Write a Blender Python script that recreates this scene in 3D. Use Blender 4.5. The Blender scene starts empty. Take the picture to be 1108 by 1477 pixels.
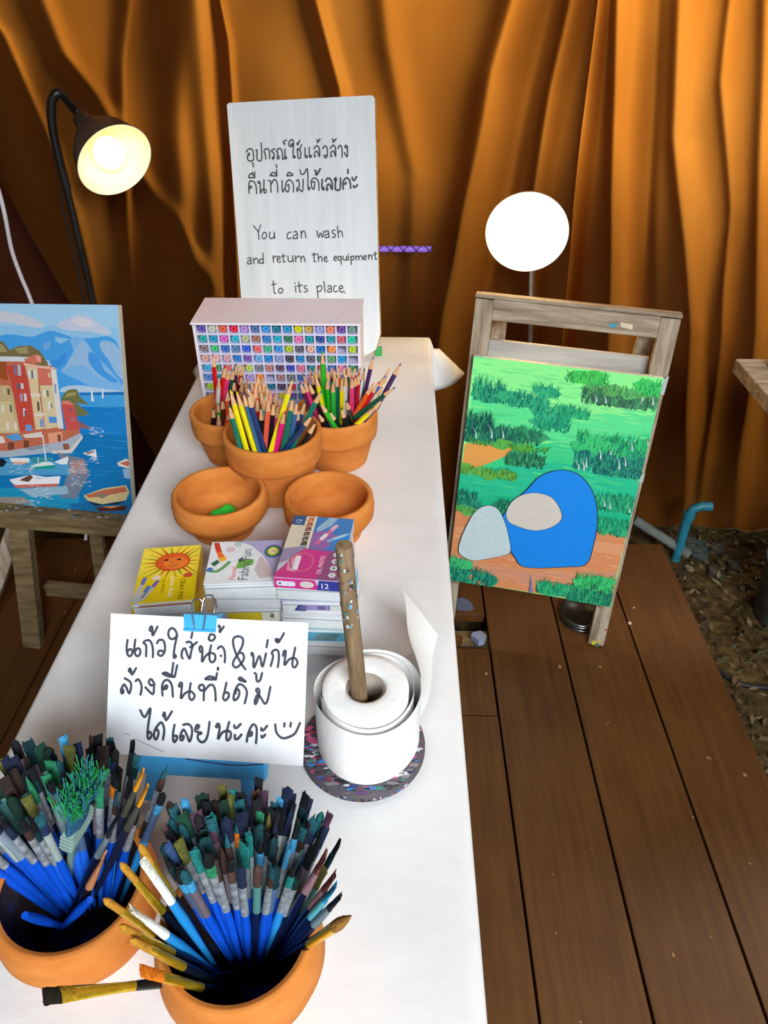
import bpy, bmesh, math, random
from mathutils import Vector, Matrix
S = bpy.context.scene
COL = S.collection
PI = math.pi

def lin(c):
    out = []
    for v in c[:3]:
        v = v / 255.0
        out.append(v / 12.92 if v <= 0.04045 else ((v + 0.055) / 1.055) ** 2.4)
    return (out[0], out[1], out[2], 1.0)

# ------------------------------------------------------------------ camera
PITCH, YAW, FPX, CAMZ = 0.6233519, 0.0172893, 1080.0, 1.50
cam_data = bpy.data.cameras.new('camera')
cam = bpy.data.objects.new('camera', cam_data)
COL.objects.link(cam)
cam.location = (0, 0, CAMZ)
cam.rotation_euler = (PI / 2 - PITCH, 0, YAW)
cam_data.sensor_fit = 'VERTICAL'
cam_data.sensor_height = 24.0
cam_data.lens = 24.0 * FPX / 1477.0
cam_data.clip_start = 0.02
S.camera = cam

# ------------------------------------------------------------------ view, sky and daylight
S.view_settings.view_transform = 'Standard'
S.view_settings.look = 'None'
S.view_settings.exposure = 0.0
S.view_settings.gamma = 1.0
S.view_settings.use_curve_mapping = False
world = bpy.data.worlds.new('world')
S.world = world
world.use_nodes = True
world.node_tree.nodes['Background'].inputs[0].default_value = (0.80, 0.90, 1.0, 1)
world.node_tree.nodes['Background'].inputs[1].default_value = 0.16

def area(name, loc, target, size, size_y, power, color):
    d = bpy.data.lights.new(name, 'AREA')
    d.shape = 'RECTANGLE'; d.size = size; d.size_y = size_y
    d.energy = power; d.color = color
    o = bpy.data.objects.new(name, d)
    COL.objects.link(o)
    o.location = loc
    o.rotation_euler = (Vector(target) - Vector(loc)).to_track_quat('-Z', 'Y').to_euler()
    return o
area('daylight_from_open_front', (0.95, -2.10, 2.85), (0.10, 1.0, 0.6), 1.9, 1.2, 192, (0.90, 0.96, 1.0))
area('daylight_behind_curtain', (1.7, 3.3, 3.0), (0.2, 2.2, 1.5), 2.6, 1.0, 235, (1.0, 0.93, 0.80))

# ------------------------------------------------------------------ materials
MATS = {}
def nodes_of(m):
    m.use_nodes = True
    nt = m.node_tree
    return nt, nt.nodes, nt.links, nt.nodes['Principled BSDF']

def noise(nt, scale, detail=6, rough=0.6, stretch=(1, 1, 1), coord='Object'):
    tc = nt.nodes.new('ShaderNodeTexCoord'); mp = nt.nodes.new('ShaderNodeMapping')
    mp.inputs['Scale'].default_value = stretch
    n = nt.nodes.new('ShaderNodeTexNoise')
    n.inputs['Scale'].default_value = scale; n.inputs['Detail'].default_value = detail
    n.inputs['Roughness'].default_value = rough
    nt.links.new(tc.outputs[coord], mp.inputs[0]); nt.links.new(mp.outputs[0], n.inputs['Vector'])
    return n

def ramp(nt, src, stops):
    r = nt.nodes.new('ShaderNodeValToRGB')
    e = r.color_ramp.elements
    while len(e) < len(stops): e.new(0.5)
    for i, (p, c) in enumerate(stops):
        e[i].position = p; e[i].color = lin(c)
    nt.links.new(src, r.inputs[0])
    return r

def bump(nt, src, bsdf, strength, dist=0.01):
    b = nt.nodes.new('ShaderNodeBump')
    b.inputs['Strength'].default_value = strength; b.inputs['Distance'].default_value = dist
    nt.links.new(src, b.inputs['Height']); nt.links.new(b.outputs[0], bsdf.inputs['Normal'])

def mat(name, stops, scale=8, rough=0.6, bmp=0.1, stretch=(1, 1, 1), metal=0.0, detail=6, dist=0.005, spec=0.5):
    if name in MATS: return MATS[name]
    m = bpy.data.materials.new(name); nt, N, L, b = nodes_of(m)
    n = noise(nt, scale, detail, 0.6, stretch)
    r = ramp(nt, n.outputs['Fac'], stops)
    L.new(r.outputs[0], b.inputs['Base Color'])
    b.inputs['Roughness'].default_value = rough; b.inputs['Metallic'].default_value = metal
    b.inputs['Specular IOR Level'].default_value = spec
    if bmp: bump(nt, n.outputs['Fac'], b, bmp, dist)
    MATS[name] = m
    return m

def paint_mat(name, rough=0.6, vary=0.12, scale=60, bmp=0.0, spec=0.4, coat=0.0):
    """flat colours kept per face in the attribute Col, with a little procedural unevenness"""
    m = bpy.data.materials.new(name); nt, N, L, b = nodes_of(m)
    a = N.new('ShaderNodeAttribute'); a.attribute_name = 'Col'
    n = noise(nt, scale, 4)
    mr = N.new('ShaderNodeMapRange'); mr.inputs['From Min'].default_value = 0.3; mr.inputs['From Max'].default_value = 0.7
    mr.inputs['To Min'].default_value = 1 - vary; mr.inputs['To Max'].default_value = 1 + vary
    L.new(n.outputs['Fac'], mr.inputs['Value'])
    mx = N.new('ShaderNodeVectorMath'); mx.operation = 'SCALE'
    L.new(a.outputs['Color'], mx.inputs[0]); L.new(mr.outputs[0], mx.inputs['Scale'])
    L.new(mx.outputs[0], b.inputs['Base Color'])
    b.inputs['Roughness'].default_value = rough; b.inputs['Specular IOR Level'].default_value = spec
    b.inputs['Coat Weight'].default_value = coat
    if bmp: bump(nt, n.outputs['Fac'], b, bmp, 0.002)
    MATS[name] = m
    return m

PAINT = paint_mat('dried_paint', 0.65, 0.10, 70)
CANVAS = paint_mat('painted_canvas', 0.5, 0.05, 120, 0.15, 0.3)
CARD = paint_mat('printed_card', 0.38, 0.04, 90, 0, 0.5)
PLASTIC = paint_mat('coloured_plastic', 0.35, 0.03, 50)
LACQUER = paint_mat('lacquered_wood', 0.25, 0.06, 90, 0, 0.5)
INK = paint_mat('marker_ink', 0.6, 0.15, 200)
BRISTLE = paint_mat('paint_stained_bristle', 0.85, 0.35, 350, 0.4, 0.2)
TERRA = mat('terracotta', [(0.25, (188, 104, 40)), (0.55, (212, 130, 58)), (0.85, (228, 154, 84))], 14, 0.8, 0.08, (1, 1, 2.2), spec=0.2)
STAINED = mat('paint_stained_clay', [(0.3, (26, 26, 36)), (0.5, (58, 44, 40)), (0.62, (40, 60, 110)), (0.75, (120, 74, 42))], 22, 0.7, 0.1, spec=0.2)
CLOTH = None
WOODG = mat('weathered_wood', [(0.2, (96, 82, 66)), (0.45, (156, 138, 116)), (0.6, (186, 170, 148)), (0.85, (206, 194, 176))], 9, 0.8, 0.25, (6, 6, 0.7), spec=0.2)
WOODH = mat('weathered_rail_wood', [(0.2, (96, 82, 66)), (0.45, (156, 138, 116)), (0.6, (186, 170, 148)), (0.85, (206, 194, 176))], 9, 0.8, 0.25, (0.7, 6, 6), spec=0.2)
WOODD = mat('old_bench_wood', [(0.2, (70, 56, 38)), (0.5, (124, 104, 72)), (0.8, (160, 140, 104))], 9, 0.85, 0.3, (1, 6, 6), spec=0.2)
DECK = None
PAPER = mat('white_paper', [(0.3, (234, 238, 244)), (0.7, (245, 247, 250))], 6, 0.7, 0.04, dist=0.002, spec=0.2)
TISSUE = mat('kitchen_tissue', [(0.3, (240, 240, 238)), (0.7, (250, 250, 248))], 160, 0.9, 0.25, dist=0.001, spec=0.1)
WHITEP = mat('white_board', [(0.3, (238, 226, 236)), (0.7, (246, 238, 244))], 5, 0.45, 0.02)
BLUEP = mat('sky_blue_paint', [(0.25, (50, 160, 235)), (0.6, (72, 184, 250)), (0.9, (96, 196, 252))], 18, 0.45, 0.06)
STEEL = mat('bright_steel', [(0.3, (170, 172, 176)), (0.7, (215, 216, 220))], 40, 0.28, 0, metal=1.0)
FERR = mat('ferrule_tin', [(0.3, (112, 118, 126)), (0.55, (166, 172, 178)), (0.8, (208, 212, 216))], 160, 0.34, 0, metal=0.35)
GOLD = mat('ferrule_brass', [(0.3, (214, 168, 30)), (0.7, (244, 206, 60))], 120, 0.3, 0, metal=0.75)
BLACKM = mat('black_enamel', [(0.3, (18, 17, 16)), (0.7, (34, 32, 30))], 30, 0.35, 0.02)
DARKW = mat('raw_dowel', [(0.2, (84, 66, 46)), (0.5, (132, 108, 80)), (0.8, (168, 144, 112))], 18, 0.8, 0.2, (5, 5, 0.6), spec=0.2)
GRAPH = mat('pencil_lead', [(0.3, (40, 38, 38)), (0.7, (60, 56, 56))], 30, 0.5, 0)
CEDAR = mat('sharpened_cedar', [(0.3, (206, 150, 100)), (0.7, (236, 192, 148))], 90, 0.75, 0.05, (1, 1, 0.3), spec=0.2)
PVC = mat('blue_pvc', [(0.3, (28, 110, 130)), (0.7, (44, 136, 156))], 20, 0.45, 0.03)
GREYC = mat('grey_cement', [(0.3, (84, 88, 82)), (0.7, (122, 126, 118))], 22, 0.9, 0.2)
RUBBER = mat('black_rubber', [(0.3, (12, 12, 12)), (0.7, (26, 25, 24))], 30, 0.6, 0.03)

def cloth_material():
    m = bpy.data.materials.new('white_tablecloth'); nt, N, L, b = nodes_of(m)
    n = noise(nt, 3.2, 5); r = ramp(nt, n.outputs['Fac'], [(0.25, (218, 217, 216)), (0.6, (232, 232, 231)), (0.85, (240, 240, 239))])
    L.new(r.outputs[0], b.inputs['Base Color'])
    b.inputs['Roughness'].default_value = 0.9; b.inputs['Specular IOR Level'].default_value = 0.15
    w = noise(nt, 9, 8, 0.55, (1, 1.6, 1))
    bump(nt, w.outputs['Fac'], b, 0.22, 0.012)
    return m
CLOTH = cloth_material()

def curtain_material(name, stops, trans, dark=1.0):
    m = bpy.data.materials.new(name); nt, N, L, b = nodes_of(m)
    n = noise(nt, 2.2, 6, 0.6, (1.4, 1, 0.5)); r = ramp(nt, n.outputs['Fac'], stops)
    L.new(r.outputs[0], b.inputs['Base Color'])
    b.inputs['Roughness'].default_value = 0.85; b.inputs['Specular IOR Level'].default_value = 0.12
    if dark != 1.0:
        g = N.new('ShaderNodeVectorMath'); g.operation = 'SCALE'; g.inputs['Scale'].default_value = dark
        L.new(r.outputs[0], g.inputs[0]); L.new(g.outputs[0], b.inputs['Base Color'])
    w = noise(nt, 420, 2); bump(nt, w.outputs['Fac'], b, 0.12, 0.001)
    t = N.new('ShaderNodeBsdfTranslucent'); L.new(r.outputs[0], t.inputs['Color'])
    mix = N.new('ShaderNodeMixShader'); mix.inputs[0].default_value = trans
    L.new(b.outputs[0], mix.inputs[1]); L.new(t.outputs[0], mix.inputs[2])
    L.new(mix.outputs[0], N['Material Output'].inputs['Surface'])
    return m
CURT = curtain_material('amber_drape', [(0.25, (196, 116, 36)), (0.5, (214, 134, 48)), (0.8, (228, 154, 66))], 0.5, 0.15)
CURTD = curtain_material('brown_drape', [(0.3, (58, 26, 14)), (0.7, (84, 42, 22))], 0.1)

def deck_material():
    m = bpy.data.materials.new('painted_deck_board'); nt, N, L, b = nodes_of(m)
    g = noise(nt, 7, 8, 0.6, (9, 0.5, 1)); g2 = noise(nt, 2.0, 4)
    r = ramp(nt, g.outputs['Fac'], [(0.25, (88, 56, 26)), (0.5, (104, 68, 32)), (0.8, (118, 80, 40))])
    r2 = ramp(nt, g2.outputs['Fac'], [(0.3, (205, 196, 190)), (0.7, (255, 250, 245))])
    mx = N.new('ShaderNodeMix'); mx.data_type = 'RGBA'; mx.blend_type = 'MULTIPLY'; mx.inputs['Factor'].default_value = 1
    L.new(r.outputs[0], mx.inputs['A']); L.new(r2.outputs[0], mx.inputs['B'])
    sp = noise(nt, 46, 2, 0.5, (1, 0.6, 1)); rs = ramp(nt, sp.outputs['Fac'], [(0.735, (0, 0, 0)), (0.76, (255, 255, 255))])
    m2 = N.new('ShaderNodeMix'); m2.data_type = 'RGBA'
    L.new(rs.outputs[0], m2.inputs['Factor']); L.new(mx.outputs['Result'], m2.inputs['A']); m2.inputs['B'].default_value = lin((170, 132, 96))
    L.new(m2.outputs['Result'], b.inputs['Base Color'])
    b.inputs['Roughness'].default_value = 0.5; b.inputs['Specular IOR Level'].default_value = 0.35
    bump(nt, g.outputs['Fac'], b, 0.12, 0.004)
    return m
DECK = deck_material()
SOIL = mat('leaf_strewn_soil', [(0.25, (40, 30, 18)), (0.5, (78, 62, 36)), (0.75, (112, 92, 54))], 26, 0.95, 0.6, dist=0.02, spec=0.1)
SHADING = mat('shading_panel_cloth', [(0.3, (70, 46, 24)), (0.7, (96, 64, 34))], 4, 0.9, 0.05)  # for the unseen panels added to shade the scene

def emit_mat(name, color, strength):
    m = bpy.data.materials.new(name); nt, N, L, b = nodes_of(m)
    n = noise(nt, 6, 2); r = ramp(nt, n.outputs['Fac'], [(0.2, color), (0.9, color)])
    L.new(r.outputs[0], b.inputs['Emission Color']); b.inputs['Emission Strength'].default_value = strength
    L.new(r.outputs[0], b.inputs['Base Color'])
    return m
BULB = emit_mat('glowing_bulb', (255, 186, 84), 17)
BULB2 = emit_mat('glowing_bulb_bright', (255, 218, 150), 70)
PURP = emit_mat('violet_tube', (140, 100, 210), 0.45)
SHADE_IN = mat('white_enamel', [(0.3, (244, 238, 224)), (0.7, (250, 246, 236))], 10, 0.4, 0)
SHADE_OUT = mat('dark_enamel', [(0.3, (58, 50, 42)), (0.7, (76, 66, 56))], 20, 0.4, 0.02)
SHADE_PALE = mat('pale_enamel', [(0.3, (200, 190, 170)), (0.7, (220, 212, 194))], 20, 0.4, 0.02)

# ------------------------------------------------------------------ mesh builder
class MB:
    def __init__(self):
        self.v = []; self.f = []; self.m = []; self.c = []; self.mats = []; self.smooth = []
    def mi(self, material):
        if material not in self.mats: self.mats.append(material)
        return self.mats.index(material)
    def face(self, idx, material, col, smooth=False):
        self.f.append(idx); self.m.append(self.mi(material)); self.c.append(col); self.smooth.append(smooth)
    def add(self, verts, faces, material, col=(255, 255, 255), smooth=False):
        n = len(self.v); self.v.extend([tuple(p) for p in verts]); c = lin(col)
        for f in faces: self.face([n + i for i in f], material, c, smooth)
    def box(self, c, s, material, col=(255, 255, 255), M=None, bev=0.0):
        x, y, z = s[0] / 2, s[1] / 2, s[2] / 2
        if bev <= 0:
            vs = [Vector((a * x, b * y, d * z)) for d in (-1, 1) for b in (-1, 1) for a in (-1, 1)]
            fs = [(0, 2, 3, 1), (4, 5, 7, 6), (0, 1, 5, 4), (2, 6, 7, 3), (0, 4, 6, 2), (1, 3, 7, 5)]
        else:
            bm = bmesh.new(); bmesh.ops.create_cube(bm, size=1.0)
            for v in bm.verts: v.co = Vector((v.co.x * s[0], v.co.y * s[1], v.co.z * s[2]))
            bmesh.ops.bevel(bm, geom=list(bm.edges), offset=bev, segments=2, affect='EDGES', profile=0.5)
            bm.verts.index_update()
            vs = [v.co.copy() for v in bm.verts]; fs = [tuple(v.index for v in f.verts) for f in bm.faces]; bm.free()
        if M is not None: vs = [M @ v for v in vs]
        self.add([(v.x + c[0], v.y + c[1], v.z + c[2]) for v in vs], fs, material, col)
    def beam(self, a, b, w, t, material, col=(255, 255, 255), up=(0, 0, 1), bev=0.002):
        """rectangular bar from a to b; w across, t along 'up'"""
        a = Vector(a); b = Vector(b); d = b - a; L = d.length; d.normalize()
        x = d.cross(Vector(up)).normalized(); y = x.cross(d).normalized()
        M = Matrix((x, d, y)).transposed()
        self.box((a + b) / 2, (w, L, t), material, col, M, bev)
    def tube(self, pts, rad, material, col=(255, 255, 255), seg=12, cap=True, flat=None):
        pts = [Vector(p) for p in pts]; n = len(pts)
        if not isinstance(rad, (list, tuple)): rad = [rad] * n
        t0 = (pts[1] - pts[0]).normalized(); ref = Vector((1, 0, 0)) if abs(t0.x) < 0.9 else Vector((0, 1, 0))
        x = (ref - t0 * ref.dot(t0)).normalized(); vs = []
        for i in range(n):
            t = (pts[min(i + 1, n - 1)] - pts[max(i - 1, 0)]).normalized()
            x = (x - t * x.dot(t)).normalized(); y = t.cross(x)
            ry = rad[i] if flat is None else flat[i]
            for k in range(seg):
                a = 2 * PI * k / seg
                vs.append(pts[i] + x * math.cos(a) * rad[i] + y * math.sin(a) * ry)
        fs = [(i * seg + k, i * seg + (k + 1) % seg, (i + 1) * seg + (k + 1) % seg, (i + 1) * seg + k) for i in range(n - 1) for k in range(seg)]
        self.add(vs, fs, material, col, seg > 6)
        if cap:
            m = len(vs)
            self.add(vs[:seg], [tuple(range(seg))[::-1]], material, col); self.add(vs[m - seg:], [tuple(range(seg))], material, col)
    def lathe(self, prof, material, col=(255, 255, 255), seg=48, M=None, closed=False):
        vs = []
        for r, z in prof:
            for k in range(seg):
                a = 2 * PI * k / seg; p = Vector((r * math.cos(a), r * math.sin(a), z))
                vs.append(M @ p if M is not None else p)
        n = len(prof); fs = []
        for i in range(n if closed else n - 1):
            j = (i + 1) % n
            fs += [(i * seg + k, i * seg + (k + 1) % seg, j * seg + (k + 1) % seg, j * seg + k) for k in range(seg)]
        self.add(vs, fs, material, col, True)
    def poly(self, pts, fr, lift, material, col):
        o, ex, ey, ez = fr
        if len(pts) < 3: return
        self.add([o + ex * p[0] + ey * p[1] + ez * lift for p in pts], [tuple(range(len(pts)))], material, col)
    def ribbon(self, pts, width, fr, lift, material, col, curve=True):
        o, ex, ey, ez = fr
        P = [Vector((p[0], p[1])) for p in pts]
        if curve and len(P) > 2:
            Q = []
            for i in range(len(P) - 1):
                p0, p1, p2, p3 = P[max(i - 1, 0)], P[i], P[i + 1], P[min(i + 2, len(P) - 1)]
                for s in range(5):
                    t = s / 5
                    Q.append(0.5 * ((2 * p1) + (p2 - p0) * t + (2 * p0 - 5 * p1 + 4 * p2 - p3) * t * t + (3 * p1 - p0 - 3 * p2 + p3) * t ** 3))
            Q.append(P[-1]); P = Q
        h = width / 2
        vs = []; fs = []
        for i, p in enumerate(P):
            d = P[min(i + 1, len(P) - 1)] - P[max(i - 1, 0)]
            d = d.normalized() if d.length > 1e-9 else Vector((1, 0))
            nn = Vector((-d.y, d.x)) * h
            for q in (p - nn, p + nn): vs.append(o + ex * q.x + ey * q.y + ez * lift)
        for i in range(len(P) - 1): fs.append((2 * i, 2 * i + 1, 2 * i + 3, 2 * i + 2))
        self.add(vs, fs, material, col)
        for p in (P[0], P[-1]):
            self.poly([(p.x + h * math.cos(2 * PI * k / 8), p.y + h * math.sin(2 * PI * k / 8)) for k in range(8)], fr, lift * 1.01, material, col)
    def mesh(self, name):
        me = bpy.data.meshes.new(name)
        me.from_pydata(self.v, [], self.f)
        for m in self.mats: me.materials.append(m)
        me.polygons.foreach_set('material_index', self.m)
        me.polygons.foreach_set('use_smooth', self.smooth)
        at = me.color_attributes.new('Col', 'FLOAT_COLOR', 'CORNER')
        buf = []
        for f, c in zip(self.f, self.c): buf.extend(list(c) * len(f))
        at.data.foreach_set('color', buf)
        me.update()
        return me

def curve(P, n=5):
    P = [Vector(p) for p in P]; Q = []
    for i in range(len(P) - 1):
        p0, p1, p2, p3 = P[max(i - 1, 0)], P[i], P[i + 1], P[min(i + 2, len(P) - 1)]
        for s in range(n):
            t = s / n
            Q.append(0.5 * ((2 * p1) + (p2 - p0) * t + (2 * p0 - 5 * p1 + 4 * p2 - p3) * t * t + (3 * p1 - p0 - 3 * p2 + p3) * t ** 3))
    return Q + [P[-1]]

def link(name, me, parent=None):
    o = bpy.data.objects.new(name, me); COL.objects.link(o)
    if parent is not None: o.parent = parent
    return o
def part(name, mb, parent, label=None, stuff=False):
    o = link(name, mb.mesh(name), parent)
    if label: o['label'] = label
    if stuff: o['kind'] = 'stuff'
    return o
def tag(o, label, cat, group=None):
    o['label'] = label; o['category'] = cat
    if group: o['group'] = group
    return o
def thing(name, label, cat, loc=(0, 0, 0), rot=None, group=None):
    o = bpy.data.objects.new(name, None); COL.objects.link(o)
    o.empty_display_size = 0.03
    o.location = loc
    if rot is not None:
        if isinstance(rot, Matrix): o.rotation_mode = 'QUATERNION'; o.rotation_quaternion = rot.to_quaternion()
        else: o.rotation_euler = rot
    return tag(o, label, cat, group)
def struct(name, mb):
    o = link(name, mb.mesh(name)); o['kind'] = 'structure'; return o
def copy_tree(src, parent=None):
    c = src.copy(); COL.objects.link(c)
    if parent is not None: c.parent = parent
    for ch in src.children: copy_tree(ch, c)
    return c
def axes(r, u):
    r = Vector(r).normalized(); u = Vector(u); u = (u - r * u.dot(r)).normalized(); y = u.cross(r)
    return Matrix((r, y, u)).transposed()          # columns: right, away, up
def along(d, spin=0.0):
    d = Vector(d).normalized()
    return (d.to_track_quat('Z', 'Y').to_matrix() @ Matrix.Rotation(spin, 3, 'Z'))
V = Vector
FRONT = lambda y: (V((0, y, 0)), V((1, 0, 0)), V((0, 0, 1)), V((0, -1, 0)))   # face looking towards local -y
TOP = lambda z: (V((0, 0, z)), V((1, 0, 0)), V((0, 1, 0)), V((0, 0, 1)))

_text = {}
def text_tris(s):
    if s in _text: return _text[s]
    cu = bpy.data.curves.new('lettering', 'FONT'); cu.body = s; cu.size = 1.0; cu.resolution_u = 3
    o = bpy.data.objects.new('lettering', cu); COL.objects.link(o)
    dg = bpy.context.evaluated_depsgraph_get(); dg.update()
    me = o.evaluated_get(dg).to_mesh()
    vs = [tuple(v.co) for v in me.vertices]; fs = [tuple(p.vertices) for p in me.polygons]
    o.evaluated_get(dg).to_mesh_clear()
    bpy.data.objects.remove(o); bpy.data.curves.remove(cu)
    _text[s] = (vs, fs)
    return _text[s]
def write(mb, s, fr, pos, size, ang, lift, material, col, sx=1.0):
    """lettering lying in a frame; ang in degrees, pos = start of the base line"""
    o, ex, ey, ez = fr; vs, fs = text_tris(s)
    ca, sa = math.cos(math.radians(ang)), math.sin(math.radians(ang)); out = []
    for x, y, _ in vs:
        x *= size * sx; y *= size
        out.append(o + ex * (pos[0] + x * ca - y * sa) + ey * (pos[1] + x * sa + y * ca) + ez * lift)
    mb.add(out, fs, material, col)

def clip_poly(pts, x0, x1, y0, y1):
    def cut(P, inside, inter):
        out = []
        for i in range(len(P)):
            a, b = P[i - 1], P[i]
            if inside(b):
                if not inside(a): out.append(inter(a, b))
                out.append(b)
            elif inside(a): out.append(inter(a, b))
        return out
    def ix(x): return lambda a, b: (x, a[1] + (b[1] - a[1]) * (x - a[0]) / (b[0] - a[0]))
    def iy(y): return lambda a, b: (a[0] + (b[0] - a[0]) * (y - a[1]) / (b[1] - a[1]), y)
    for ins, it in ((lambda p: p[0] >= x0, ix(x0)), (lambda p: p[0] <= x1, ix(x1)), (lambda p: p[1] >= y0, iy(y0)), (lambda p: p[1] <= y1, iy(y1))):
        if not pts: return []
        pts = cut(pts, ins, it)
    return pts
def ordinal(i):
    return ["first", "second", "third", "fourth", "fifth", "sixth", "seventh", "eighth", "ninth", "tenth", "eleventh", "twelfth", "thirteenth", "fourteenth", "fifteenth", "sixteenth", "seventeenth", "eighteenth", "nineteenth", "twentieth"][i]
def ordn(i):                                        # i counts from 0
    n = i + 1
    if n <= 20: return ordinal(i)
    t, u = divmod(n, 10)
    if u == 0: return {3: 'thirtieth', 4: 'fortieth', 5: 'fiftieth'}[t]
    return {2: 'twenty', 3: 'thirty', 4: 'forty', 5: 'fifty'}[t] + '-' + ordinal(u - 1)

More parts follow.
